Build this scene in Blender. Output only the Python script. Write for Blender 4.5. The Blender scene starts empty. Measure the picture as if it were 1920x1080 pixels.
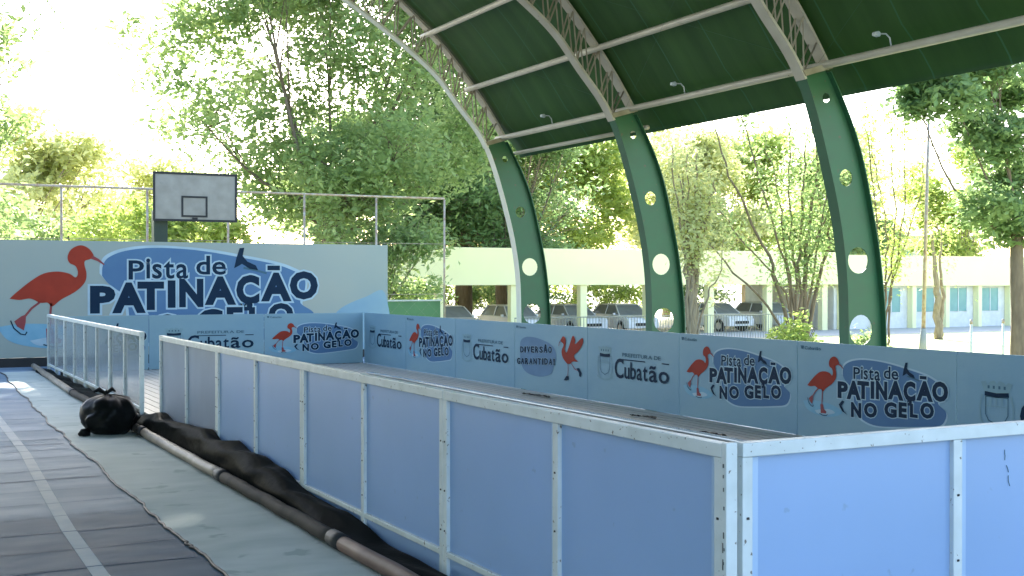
import bpy, bmesh, math, random
import numpy as np
from mathutils import Vector, Matrix

S = bpy.context.scene
C = S.collection
rad = math.radians

# ------------------------------------------------------------------ camera
cam_d = bpy.data.cameras.new('camera')
cam_d.sensor_width = 36.0
cam_d.lens = 36.0 * 2311.06 / 1920.0
cam_d.clip_end = 2000
cam = bpy.data.objects.new('camera', cam_d)
C.objects.link(cam)
cam.location = (0, 0, 2.04)
cam.rotation_euler = (rad(90) - .0062, 0, -.4791)
S.camera = cam

# ------------------------------------------------------------------ sky, sun, exposure
SUN_EL = 32.0
SUN_DIR = Vector((.35, .94, 0)).normalized()
w = bpy.data.worlds.new('World')
S.world = w
w.use_nodes = True
nt = w.node_tree
bg = nt.nodes['Background']
sky = nt.nodes.new('ShaderNodeTexSky')
sky.sky_type = 'NISHITA'
sky.sun_disc = False
sky.sun_elevation = rad(SUN_EL)
sky.sun_rotation = math.atan2(SUN_DIR.x, SUN_DIR.y)
sky.air_density = 1.0
sky.dust_density = 2.0
sky.ozone_density = 1.2
nt.links.new(sky.outputs[0], bg.inputs[0])
bg.inputs[1].default_value = 0.15
sun_d = bpy.data.lights.new('sun', 'SUN')
sun_d.energy = 4.6
sun_d.angle = rad(0.5)
sun_d.color = (1.0, .95, .84)
sun = bpy.data.objects.new('sun', sun_d)
C.objects.link(sun)
sd = Vector((SUN_DIR.x * math.cos(rad(SUN_EL)), SUN_DIR.y * math.cos(rad(SUN_EL)), math.sin(rad(SUN_EL))))
sun.rotation_euler = sd.to_track_quat('Z', 'Y').to_euler()
S.view_settings.view_transform = 'Standard'
S.view_settings.look = 'None'
S.view_settings.gamma = 1
S.view_settings.exposure = 2.37

# ------------------------------------------------------------------ materials
def mat(name, col, rough=.6, col2=None, scale=3.0, amt=.5, metal=0.0, bump=0.0, bscale=20.0, stretch=(1, 1, 1),
        detail=5.0, spots=None, trans=0.0, spec=None, clear=0.0):
    m = bpy.data.materials.new(name)
    m.use_nodes = True
    n, l = m.node_tree.nodes, m.node_tree.links
    p = n['Principled BSDF']
    p.inputs['Roughness'].default_value = rough
    p.inputs['Metallic'].default_value = metal
    if spec is not None:
        p.inputs['Specular IOR Level'].default_value = spec
    tc = n.new('ShaderNodeTexCoord')
    mp = n.new('ShaderNodeMapping')
    mp.inputs['Scale'].default_value = stretch
    l.new(tc.outputs['Object'], mp.inputs[0])
    if col2 is None:
        col2 = tuple(c * .8 for c in col)
    nz = n.new('ShaderNodeTexNoise')
    nz.inputs['Scale'].default_value = scale
    nz.inputs['Detail'].default_value = detail
    l.new(mp.outputs[0], nz.inputs['Vector'])
    rp = n.new('ShaderNodeValToRGB')
    rp.color_ramp.elements[0].position = .5 - amt * .5
    rp.color_ramp.elements[1].position = .5 + amt * .5
    rp.color_ramp.elements[0].color = (*col2, 1)
    rp.color_ramp.elements[1].color = (*col, 1)
    l.new(nz.outputs['Fac'], rp.inputs[0])
    out = rp.outputs[0]
    if spots:
        sc, th, scol = spots
        n2 = n.new('ShaderNodeTexNoise')
        n2.inputs['Scale'].default_value = sc
        n2.inputs['Detail'].default_value = 3
        l.new(tc.outputs['Object'], n2.inputs['Vector'])
        r2 = n.new('ShaderNodeValToRGB')
        r2.color_ramp.elements[0].position = th
        r2.color_ramp.elements[1].position = th + .04
        l.new(n2.outputs['Fac'], r2.inputs[0])
        mx = n.new('ShaderNodeMix')
        mx.data_type = 'RGBA'
        l.new(r2.outputs[0], mx.inputs[0])
        l.new(out, mx.inputs[6])
        mx.inputs[7].default_value = (*scol, 1)
        out = mx.outputs[2]
    l.new(out, p.inputs['Base Color'])
    if bump:
        n3 = n.new('ShaderNodeTexNoise')
        n3.inputs['Scale'].default_value = bscale
        n3.inputs['Detail'].default_value = 4
        l.new(mp.outputs[0], n3.inputs['Vector'])
        b = n.new('ShaderNodeBump')
        b.inputs['Strength'].default_value = bump
        b.inputs['Distance'].default_value = .03
        l.new(n3.outputs['Fac'], b.inputs['Height'])
        l.new(b.outputs[0], p.inputs['Normal'])
    if trans:
        t = n.new('ShaderNodeBsdfTranslucent')
        l.new(out, t.inputs[0])
        ms = n.new('ShaderNodeMixShader')
        ms.inputs[0].default_value = trans
        l.new(p.outputs[0], ms.inputs[1])
        l.new(t.outputs[0], ms.inputs[2])
        l.new(ms.outputs[0], n['Material Output'].inputs[0])
        last = ms
    else:
        last = p
    if clear:
        t = n.new('ShaderNodeBsdfTransparent')
        ms = n.new('ShaderNodeMixShader')
        ms.inputs[0].default_value = clear
        l.new(last.outputs[0], ms.inputs[1])
        l.new(t.outputs[0], ms.inputs[2])
        l.new(ms.outputs[0], n['Material Output'].inputs[0])
    return m

M = {}
M['frame'] = mat('white_frame', (.62, .68, .68), .45, (.48, .54, .53), 6, .5, spots=(30, .66, (.14, .13, .11)))
M['pane'] = mat('blue_polycarbonate', (.37, .53, .78), .3, (.31, .46, .68), .9, .8, trans=.25, bump=.12, bscale=1.1, spots=(9, .69, (.30, .43, .62)))
M['panelight'] = mat('pale_blue_strip', (.50, .66, .84), .35, (.42, .58, .78), 2, trans=.2)
M['pane2'] = mat('grey_polycarbonate', (.30, .38, .50), .3, (.21, .27, .35), 1.2, .7, trans=.2, clear=.22, bump=.15, bscale=1.3)
M['clear'] = mat('clear_polycarbonate', (.36, .41, .44), .18, (.22, .26, .29), 1.7, .5, clear=.42, stretch=(1, 1, .7))
M['print'] = mat('printed_aqua', (.27, .40, .43), .5, (.17, .31, .41), .55, .55, stretch=(1, 1, 1.6), spots=(30, .77, (.36, .5, .52)), bump=.3, bscale=2.2)
M['bigprint'] = mat('printed_aqua_large', (.36, .375, .31), .5, (.27, .34, .32), .35, .6, bump=.25, bscale=1.4)
M['navy'] = mat('ink_navy', (.006, .026, .055), .6, (.005, .02, .045), spec=.15)
M['slate'] = mat('ink_slate', (.07, .15, .20), .6, spec=.15)
M['halo'] = mat('ink_pale_outline', (.42, .56, .62), .5)
M['blob'] = mat('ink_blue', (.08, .16, .29), .6, (.10, .20, .32), 1.5, .6, spec=.2)
M['puddle'] = mat('ink_light_blue', (.14, .34, .46), .5, (.22, .42, .52), 3)
M['red'] = mat('ink_scarlet', (.40, .048, .024), .6, (.25, .034, .02), 3, .8, spec=.15)
M['darkred'] = mat('ink_dark_red', (.28, .035, .04), .5)
M['crest'] = mat('ink_grey_blue', (.22, .36, .40), .5)
M['green'] = mat('green_steel', (.026, .125, .05), .5, (.035, .10, .045), 4, .6, spots=(9, .68, (.09, .085, .05)))
M['beige'] = mat('beige_steel', (.54, .49, .38), .5, (.43, .37, .27), 5, .6, spots=(16, .72, (.16, .08, .04)))
M['cream'] = mat('lit_edge_cream', (.86, .82, .66), .5, (.78, .73, .56), 5, .6)  # pale tone for the sunlit edge of the end rib
M['lace'] = mat('brown_steel', (.40, .35, .25), .55, (.26, .21, .13), 6)
M['floor'] = mat('rink_boards', (.40, .38, .32), .4, (.30, .29, .25), 2.5, .7, stretch=(6, .3, 1), bump=.1, bscale=8)
M['tube'] = mat('sun_streak_pale', (.85, .84, .80), .12, (.42, .41, .37), 4, metal=.4, stretch=(1, .3, 1))  # pale tone standing for sunlight on the rink floor
M['black'] = mat('black_plastic', (.004, .005, .005), .42, (.008, .009, .009), 5, bump=.15, bscale=6, spec=.10)
M['sheeting'] = mat('black_sheeting', (.008, .009, .009), .3, (.014, .015, .014), 4, bump=.7, bscale=4, spec=.0015, stretch=(1, .5, 1))
M['rubber'] = mat('black_rubber', (.015, .016, .017), .6)
M['linermat'] = mat('pale_liner', (.52, .56, .52), .85, (.37, .42, .39), 1.6, .5, bump=.2, bscale=5, spec=.2, spots=(2.2, .62, (.33, .38, .35)), stretch=(.8, 1.6, 1))
M['concrete'] = mat('concrete', (.40, .42, .40), .75, (.30, .31, .30), 1.5, bump=.1)
M['pvc_light'] = mat('pipe_tan', (.34, .28, .22), .5, (.18, .15, .12), 5, spec=.3)
M['pvc_dark'] = mat('pipe_dark', (.04, .037, .034), .7, (.075, .062, .05), 5, spec=.08)
M['pvc_red'] = mat('pipe_brown', (.17, .11, .09), .55, (.11, .07, .055), 5, spec=.2)
M['board'] = mat('backboard_grey', (.36, .34, .30), .7, (.25, .235, .20), 3, spots=(4, .66, (.26, .25, .22)))
M['dkgreen'] = mat('dark_green_paint', (.02, .045, .03), .5)
M['gwall'] = mat('green_wall_paint', (.10, .24, .09), .6, (.08, .2, .08))
M['cap'] = mat('pale_cap', (.65, .68, .58), .6)
M['galv'] = mat('galvanised_tube', (.5, .46, .38), .4, (.36, .22, .14), 8, .4, metal=.2)
M['yellow'] = mat('pale_yellow_render', (.92, .88, .52), .75, (.88, .84, .48), .6)
M['white'] = mat('white_render', (.8, .8, .78), .7)
M['teal'] = mat('teal_glass', (.16, .34, .33), .3, (.22, .42, .40), 2)
M['railing'] = mat('grey_railing', (.22, .24, .22), .5)
M['ground'] = mat('dry_ground', (.55, .52, .42), .9, (.44, .43, .32), .4)
M['lawn'] = mat('lawn_green', (.34, .42, .13), .9, (.50, .48, .28), .5, .4, bump=.4, bscale=6)
M['asphalt'] = mat('parking_paving', (.50, .49, .46), .85, (.42, .41, .39), 2)
M['bark'] = mat('brown_bark', (.22, .17, .12), .9, (.12, .09, .065), 4, .5, stretch=(3, 3, .7), bump=.6, bscale=9)
M['palebark'] = mat('pale_bark', (.34, .28, .20), .9, (.18, .14, .09), 5, .5, stretch=(3, 3, .6), bump=.6, bscale=9)
M['lamp'] = mat('lamp_white', (.6, .63, .6), .4)
M['glass'] = mat('car_glass', (.22, .24, .25), .1)
M['tyre'] = mat('tyre_black', (.02, .02, .02), .8)
M['rim'] = mat('rim_silver', (.5, .5, .5), .3, metal=.6)
M['headlight'] = mat('headlight_clear', (.6, .62, .64), .1)
M['taillight'] = mat('taillight_red', (.4, .02, .02), .2)
for k, c in {'car_white': (.72, .72, .72), 'car_silver': (.62, .64, .66), 'car_dark': (.16, .17, .17), 'car_red': (.25, .03, .03)}.items():
    M[k] = mat(k, c, .22, tuple(x * .93 for x in c))

def leafmat(name, c1, c2, tr=.4):
    m = mat(name, c1, .55, c2, .9, .45, trans=tr, detail=8)
    return m
M['leaf_mid'] = leafmat('leaf_mid_green', (.42, .52, .22), (.22, .34, .12), .6)
M['leaf_dark'] = leafmat('leaf_dark_green', (.28, .39, .16), (.14, .25, .09), .55)
M['leaf_lime'] = leafmat('leaf_lime', (.52, .60, .18), (.34, .45, .11), .58)
M['leaf_pale'] = leafmat('leaf_pale_yellow', (.68, .70, .36), (.52, .56, .24), .6)

# roof sheet with faint welded seams across the vault
def roof_mat():
    m = bpy.data.materials.new('green_roof_sheet')
    m.use_nodes = True
    n, l = m.node_tree.nodes, m.node_tree.links
    p = n['Principled BSDF']
    p.inputs['Roughness'].default_value = .5; p.inputs['Specular IOR Level'].default_value = .2
    tc = n.new('ShaderNodeTexCoord')
    sx = n.new('ShaderNodeSeparateXYZ')
    l.new(tc.outputs['Object'], sx.inputs[0])
    def band(period, wd, off):
        a = n.new('ShaderNodeMath'); a.operation = 'ADD'; a.inputs[1].default_value = off
        l.new(sx.outputs[1], a.inputs[0])
        b = n.new('ShaderNodeMath'); b.operation = 'PINGPONG'; b.inputs[1].default_value = period / 2
        l.new(a.outputs[0], b.inputs[0])
        c = n.new('ShaderNodeMath'); c.operation = 'LESS_THAN'; c.inputs[1].default_value = wd
        l.new(b.outputs[0], c.inputs[0])
        return c.outputs[0]
    nz = n.new('ShaderNodeTexNoise')
    mp = n.new('ShaderNodeMapping')
    mp.inputs['Scale'].default_value = (.25, 2.2, .25)
    l.new(tc.outputs['Object'], mp.inputs[0]); l.new(mp.outputs[0], nz.inputs[0])
    nz.inputs['Scale'].default_value = 1.2
    nz.inputs['Detail'].default_value = 4
    rp = n.new('ShaderNodeValToRGB')
    rp.color_ramp.elements[0].position = .3; rp.color_ramp.elements[1].position = .7
    rp.color_ramp.elements[0].color = (.030, .078, .018, 1)
    rp.color_ramp.elements[1].color = (.050, .118, .028, 1)
    l.new(nz.outputs['Fac'], rp.inputs[0])
    mx = n.new('ShaderNodeMix'); mx.data_type = 'RGBA'
    l.new(band(1.08, .012, .3), mx.inputs[0]); l.new(rp.outputs[0], mx.inputs[6]); mx.inputs[7].default_value = (.05, .14, .06, 1)
    l.new(mx.outputs[2], p.inputs['Base Color'])
    b = n.new('ShaderNodeBump'); b.inputs['Strength'].default_value = .5; b.inputs['Distance'].default_value = .02
    l.new(nz.outputs['Fac'], b.inputs['Height']); l.new(b.outputs[0], p.inputs['Normal'])
    t = n.new('ShaderNodeBsdfTranslucent'); l.new(mx.outputs[2], t.inputs[0])
    ms = n.new('ShaderNodeMixShader'); ms.inputs[0].default_value = .10
    l.new(p.outputs[0], ms.inputs[1]); l.new(t.outputs[0], ms.inputs[2]); l.new(ms.outputs[0], n['Material Output'].inputs[0])
    return m
M['roof'] = roof_mat()

def court_mat():
    m = bpy.data.materials.new('court_paint')
    m.use_nodes = True
    n, l = m.node_tree.nodes, m.node_tree.links
    p = n['Principled BSDF']
    tc = n.new('ShaderNodeTexCoord')
    def noise(sc, st, det=5):
        mp = n.new('ShaderNodeMapping'); mp.inputs['Scale'].default_value = st
        l.new(tc.outputs['Object'], mp.inputs[0])
        z = n.new('ShaderNodeTexNoise'); z.inputs['Scale'].default_value = sc; z.inputs['Detail'].default_value = det
        l.new(mp.outputs[0], z.inputs[0]); return z.outputs['Fac']
    def ramp(src, p0, p1, c0, c1):
        r = n.new('ShaderNodeValToRGB')
        r.color_ramp.elements[0].position = p0; r.color_ramp.elements[1].position = p1
        r.color_ramp.elements[0].color = (*c0, 1); r.color_ramp.elements[1].color = (*c1, 1)
        l.new(src, r.inputs[0]); return r.outputs[0]
    light = ramp(noise(1.0, (.45, 1.4, 1)), .35, .65, (.13, .19, .25), (.26, .32, .38))
    dark = ramp(noise(1.2, (.4, 1.6, 1)), .3, .7, (.030, .075, .12), (.062, .12, .18))
    # the floor near the camera is a darker blue: boundary at Y = 11.6
    sx = n.new('ShaderNodeSeparateXYZ'); l.new(tc.outputs['Object'], sx.inputs[0])
    nn = n.new('ShaderNodeMath'); nn.operation = 'MULTIPLY_ADD'; nn.inputs[1].default_value = .5
    l.new(noise(3, (1, 1, 1)), nn.inputs[0]); l.new(sx.outputs[1], nn.inputs[2])
    gt = n.new('ShaderNodeMapRange'); gt.inputs[1].default_value = 11.35; gt.inputs[2].default_value = 11.75
    l.new(nn.outputs[0], gt.inputs[0])
    mx = n.new('ShaderNodeMix'); mx.data_type = 'RGBA'
    l.new(gt.outputs[0], mx.inputs[0]); l.new(dark, mx.inputs[6]); l.new(light, mx.inputs[7])
    l.new(mx.outputs[2], p.inputs['Base Color'])
    rr = n.new('ShaderNodeMapRange'); rr.inputs[3].default_value = .5; rr.inputs[4].default_value = .75; p.inputs['Specular IOR Level'].default_value = .08
    l.new(noise(2.2, (1, 2, 1)), rr.inputs[0]); l.new(rr.outputs[0], p.inputs['Roughness'])
    b = n.new('ShaderNodeBump'); b.inputs['Strength'].default_value = .12; b.inputs['Distance'].default_value = .02
    l.new(noise(6, (.5, 2, 1)), b.inputs['Height']); l.new(b.outputs[0], p.inputs['Normal'])
    return m
M['court'] = court_mat()

# ------------------------------------------------------------------ helpers
def tag(o, label=None, cat=None, group=None, kind=None):
    if label: o['label'] = label
    if cat: o['category'] = cat
    if group: o['group'] = group
    if kind: o['kind'] = kind
    return o

def empty(name, loc=(0, 0, 0), label=None, cat=None, group=None, rz=0):
    o = bpy.data.objects.new(name, None)
    o.empty_display_size = .2
    C.objects.link(o)
    o.location = loc
    o.rotation_euler = (0, 0, rz)
    return tag(o, label, cat, group)

class MB:
    def __init__(s): s.v = []; s.f = []; s.m = []; s.mats = []
    def mi(s, m):
        if m not in s.mats: s.mats.append(m)
        return s.mats.index(m)
    def add(s, vs, fs, m='frame'):
        b = len(s.v); k = s.mi(m)
        s.v += [tuple(v) for v in vs]
        s.f += [tuple(i + b for i in f) for f in fs]
        s.m += [k] * len(fs)
        return s
    def box(s, x0, x1, y0, y1, z0, z1, m='frame'):
        v = [(x0, y0, z0), (x1, y0, z0), (x1, y1, z0), (x0, y1, z0), (x0, y0, z1), (x1, y0, z1), (x1, y1, z1), (x0, y1, z1)]
        return s.add(v, [(0, 3, 2, 1), (4, 5, 6, 7), (0, 1, 5, 4), (1, 2, 6, 5), (2, 3, 7, 6), (3, 0, 4, 7)], m)
    def tube(s, pts, r, m='frame', n=8, caps=True):
        pts = [Vector(p) for p in pts]
        rs = r if isinstance(r, (list, tuple)) else [r] * len(pts)
        vs = []; fs = []
        prev = None
        for i, p in enumerate(pts):
            d = (pts[min(i + 1, len(pts) - 1)] - pts[max(i - 1, 0)]).normalized()
            if prev is None:
                a = d.cross(Vector((0, 0, 1)))
                if a.length < .05: a = d.cross(Vector((1, 0, 0)))
            else:
                a = prev - d * prev.dot(d)
                if a.length < 1e-4: a = d.orthogonal()
            a.normalize(); prev = a
            b = d.cross(a)
            for k in range(n):
                t = 2 * math.pi * k / n
                vs.append(p + (a * math.cos(t) + b * math.sin(t)) * rs[i])
        for i in range(len(pts) - 1):
            for k in range(n):
                fs.append((i * n + k, i * n + (k + 1) % n, (i + 1) * n + (k + 1) % n, (i + 1) * n + k))
        if caps:
            fs.append(tuple(range(n))[::-1]); fs.append(tuple(range((len(pts) - 1) * n, len(pts) * n)))
        return s.add(vs, fs, m)
    def prism(s, poly, axis, a, b, m='frame'):
        # poly is a list of 2D points in the plane normal to axis
        def P(u, v, w):
            return (w, u, v) if axis == 'x' else (u, w, v) if axis == 'y' else (u, v, w)
        n = len(poly)
        vs = [P(u, v, a) for u, v in poly] + [P(u, v, b) for u, v in poly]
        fs = [tuple(range(n)), tuple(range(2 * n - 1, n - 1, -1))] + [(i, (i + 1) % n, n + (i + 1) % n, n + i) for i in range(n)]
        return s.add(vs, fs, m)
    def build(s, name, parent=None, smooth=False, loc=None, bevel=0):
        me = bpy.data.meshes.new(name)
        me.from_pydata(s.v, [], s.f)
        for k in s.mats: me.materials.append(M[k])
        me.polygons.foreach_set('material_index', s.m)
        if smooth: me.polygons.foreach_set('use_smooth', [True] * len(s.f))
        me.update()
        bm = bmesh.new(); bm.from_mesh(me); bmesh.ops.recalc_face_normals(bm, faces=bm.faces); bm.to_mesh(me); bm.free()
        o = bpy.data.objects.new(name, me)
        C.objects.link(o)
        if parent is not None: o.parent = parent
        if loc: o.location = loc
        if bevel:
            md = o.modifiers.new('bevel', 'BEVEL'); md.width = bevel; md.segments = 2; md.limit_method = 'ANGLE'
        return o

def copy_tree(o, parent=None):
    c = o.copy(); C.objects.link(c); c.parent = parent
    for ch in [x for x in bpy.data.objects if x.parent is o]: copy_tree(ch, c)
    return c

def catmull(pts, n=6):
    out = []
    P = [pts[0]] + list(pts) + [pts[-1]]
    for i in range(1, len(P) - 2):
        p0, p1, p2, p3 = [Vector((*p, 0)) if len(p) == 2 else Vector(p) for p in P[i - 1:i + 3]]
        for k in range(n):
            t = k / n
            q = .5 * ((2 * p1) + (p2 - p0) * t + (2 * p0 - 5 * p1 + 4 * p2 - p3) * t * t + (3 * p1 - p0 - 3 * p2 + p3) * t ** 3)
            out.append(q)
    q = P[-1]
    out.append(Vector((*q, 0)) if len(q) == 2 else Vector(q))
    return out

# ------------------------------------------------------------------ ground
def struct(o): o['kind'] = 'structure'; return o
struct(MB().box(-600, 900, -500, 1400, -1.4, -.6, 'ground').build('ground'))
struct(MB().box(-14, 12.6, -12, 37.6, -.598, 0, 'court').build('court_floor'))
struct(MB().box(12.9, 110, -10, 44.5, -.598, -.588, 'lawn').build('lawn'))
struct(MB().box(8, 110, 45.5, 60, -.598, -.592, 'asphalt').build('car_park'))

# worn boundary line and cross joints painted / cut in the court floor
mb = MB()
lp = [(1.66, 20.5), (1.60, 15.5), (1.48, 12.4), (1.42, 10.6), (1.40, 8.9), (1.38, 3.0)]
for i in range(len(lp) - 1):
    (xa, ya), (xb, yb) = lp[i], lp[i + 1]
    mb.add([(xa - .055, ya, .004), (xa + .055, ya, .004), (xb + .055, yb, .004), (xb - .055, yb, .004)], [(0, 1, 2, 3)], 'cline')
M['cline'] = mat('worn_line_paint', (.50, .52, .50), .8, (.36, .40, .43), 5, .6, spec=.2)
struct(mb.build('court_line'))
random.seed(5)
mb = MB()
M['joint'] = mat('joint_dark', (.07, .10, .14), .8, (.17, .22, .28), 2, .5, spec=.2)
y = 3.0
while y < 24:
    x0 = -3.5; pts = []
    ph = random.random() * 6
    for k in range(12):
        x = x0 + (2.12 - x0) * k / 11
        pts.append((x, y + .03 * math.sin(ph + k * 1.3) + .02 * x, .005))
    wd = random.choice([.008, .014, .02])
    vs = []
    for p in pts: vs += [(p[0], p[1] - wd, p[2]), (p[0], p[1] + wd, p[2])]
    mb.add(vs, [(2 * i, 2 * i + 2, 2 * i + 3, 2 * i + 1) for i in range(11)], 'joint')
    y += random.choice([.55, .7, .95, 1.2])
struct(mb.build('floor_joints'))

# pale liner mat between the court and the pipe
edge = catmull([(2.14, 2.0), (2.15, 8.5), (2.16, 9.8), (2.16, 11.8), (2.20, 15), (2.24, 18.2), (2.36, 23), (2.54, 29.3)], 14)
random.seed(3)
edge = [(p.x + random.uniform(-.018, .018) + .02 * math.sin(p.y * 2.3), p.y) for p in edge]
root = empty('floor_mat', (2.7, 15, 0), 'long pale grey liner mat lying on the court floor beside the white barrier', 'mat')
mb = MB(); vs = []
nx = 7
for (x, yy) in edge:
    for k in range(nx):
        t = k / (nx - 1)
        vs.append((x + (3.38 - x) * t - 2.7, yy - 15, .012 + .006 * math.sin(yy * 1.7 + k * 1.9) + .004 * math.sin(yy * 5.1 - k)))
mb.add(vs, [(i * nx + k, i * nx + k + 1, (i + 1) * nx + k + 1, (i + 1) * nx + k) for i in range(len(edge) - 1) for k in range(nx - 1)], 'linermat')
mb.build('liner', root, True)
MB().tube([(x - 2.7 - .004, yy - 15, .012) for x, yy in edge], .012, 'rubber', 5).build('hem', root, True)

# ------------------------------------------------------------------ rink floor
XL, XR, YN, YF = 3.443, 10.034, 4.507, 26.671
struct(MB().box(XL + .03, XR - .01, YN + .03, YF - .02, .01, .15, 'floor').build('rink_floor'))
mb = MB(); mb2 = MB()
x = XL + .15; k = 0
M['groove'] = mat('groove_dark', (.27, .26, .22), .6)
while x < XR - .1:
    mb.box(x, x + .012, YN + .06, YF - .05, .1505, .154, 'groove')
    x += .155
struct(mb.build('rink_floor_joints'))
for xx, ww, nm in ((8.95, .07, 'long pale strip drawn as a sun streak on the rink floor nearest the printed wall'),
                   (8.55, .035, 'narrow pale strip drawn as a sun streak on the rink floor left of the wider one')):
    o = MB().box(-ww, ww, -9.0, 9.0, .0, .03, 'tube').build('sun_streak', loc=(xx, 14.5, .155), bevel=.008)  # pale strip in place of a streak of sunlight on the boards
    tag(o, nm, 'painted sun streak')

# ------------------------------------------------------------------ barrier modules
def barrier(name, length, axis, npane, panemat, label, group, at, skirt=True, dbl=True):
    """a frame with npane panes; built along +Y (axis 'y') or +X (axis 'x') from its base point"""
    r = empty(name, at, label, 'barrier panel', group)
    def bx(mbx, a0, a1, d0, d1, z0, z1, m):
        if axis == 'y': mbx.box(d0, d1, a0, a1, z0, z1, m)
        else: mbx.box(a0, a1, d0, d1, z0, z1, m)
    t = .030
    mb = MB(); bx(mb, .002, length - .002, -t, t, 1.045, 1.30, 'frame') if False else None
    mb = MB(); bx(mb, .002, length - .002, -t - .004, t + .004, 1.236, 1.30, 'frame'); mb.build('top_rail', r, bevel=.004)
    mb = MB(); bx(mb, .03, length - .03, -t + .003, t - .003, .18, .22, 'frame'); mb.build('bottom_rail', r, bevel=.004)
    pw = length / npane
    for i in range(npane + 1):
        a = i * pw
        a0, a1 = a - t, a + t
        if i == 0: a0, a1 = .003, 2 * t
        if i == npane: a0, a1 = length - 2 * t, length - .003
        mb = MB(); bx(mb, a0, a1, -t, t, .02, 1.235, 'frame')
        # bolts on the post
        for zz in (.35, .62, .95):
            am = (a0 + a1) / 2
            bx(mb, am - .008, am + .008, -t - .005, -t, zz, zz + .012, 'rubber')
        mb.build('post', r, bevel=.003)
    for i in range(npane):
        a0 = i * pw + (2 * t if i == 0 else t) + .001; a1 = (i + 1) * pw - (2 * t if i == npane - 1 else t) - .001
        mb = MB(); bx(mb, a0, a1, -.004, .004, .222, 1.234, panemat); mb.build('pane', r)
        if panemat == 'pane':
            mb = MB(); bx(mb, a0 + .002, a0 + .045, -.010, -.0045, .226, 1.23, 'panelight')
            mb.build('edge_strip', r)
        if skirt:
            mb = MB(); bx(mb, a0, a1, -.004, .004, .03, .178, panemat); mb.build('skirt_panel', r)
    return r

sp = 1.5376
names = ['white framed barrier panel with two blue panes, nearest the corner on the long side',
         'second white framed blue barrier panel back from the corner on the long side',
         'third white framed blue barrier panel back from the corner, black plastic at its foot',
         'white framed grey barrier panel just right of the gap in the long side']
for k in range(4):
    barrier('barrier_panel', 2 * sp, 'y', 2, 'pane' if k < 3 else 'pane2', names[k], 'barrier panels on the long near side', (XL, YN + 2 * k * sp + .0, 0))
Y0 = YN + 8 * sp + 1.337
gs = 1.3205
names = ['clear barrier panel just left of the gap, behind the rubbish bag', 'clear barrier panel second to the left of the gap',
         'clear barrier panel third to the left of the gap', 'farthest clear barrier panel, its end in front of the big banner']
for k in range(4):
    barrier('barrier_panel', 2 * gs, 'y', 2, 'clear', names[k], 'barrier panels on the long near side', (XL, Y0 + 2 * k * gs, 0), skirt=False)
barrier('barrier_panel', 2.72, 'x', 2, 'pane', 'pale blue barrier panel at the near right end of the rink, meeting the corner post', 'barrier panels across the near end', (XL + .06, YN, 0))
barrier('barrier_panel', 2.72, 'x', 2, 'pane', 'pale blue barrier panel across the near end, right of the corner panel', 'barrier panels across the near end', (XL + 2.785, YN, 0))
# scratches on the right hand end pane
random.seed(4)
mb = MB()
px_, pz_ = 1.72, 1.16
for k in range(9):
    nx_, nz_ = px_ + random.uniform(-.004, .014), pz_ - random.uniform(.015, .03)
    if k not in (3, 6): mb.tube([(px_, -.0075, pz_), (nx_, -.0075, nz_)], .0022, 'slate', 4)
    px_, pz_ = nx_, nz_
ep = [o for o in bpy.data.objects if o.name.startswith('barrier_panel') and 'meeting the corner' in o.get('label', '')][0]
mb.build('scratch_marks', ep)
# corner post
r = empty('corner_post', (XL, YN, 0), 'worn white double corner post where the two blue barrier runs meet', 'post')
MB().box(-.034, .029, -.036, .0022, 0, 1.306, 'frame').build('post_tube', r, bevel=.004)
M['scratch'] = mat('scratch_grey', (.10, .11, .11), .8)
random.seed(8)
mb = MB()
for _ in range(26):
    z = random.uniform(.2, 1.25); xx = random.uniform(-.028, -.006); h = random.uniform(.01, .05)
    mb.box(-.0358, -.0342, xx - .003, xx + .003 + random.random() * .004, z, z + h, 'scratch')
mb.build('scuff_marks', r)

# ------------------------------------------------------------------ lettering
_g = {}
def glyph(txt, off):
    k = (txt, off)
    if k in _g: return _g[k]
    c = bpy.data.curves.new('t', 'FONT'); c.body = txt; c.size = 1; c.offset = off; c.resolution_u = 3
    o = bpy.data.objects.new('t', c); C.objects.link(o)
    bpy.context.view_layer.update()
    me = bpy.data.meshes.new_from_object(o.evaluated_get(bpy.context.evaluated_depsgraph_get()))
    vs = [(v.co.x, v.co.y) for v in me.vertices]; fs = [tuple(p.vertices) for p in me.polygons]
    bpy.data.objects.remove(o); bpy.data.meshes.remove(me)
    _g[k] = (vs, fs); return _g[k]

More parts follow.
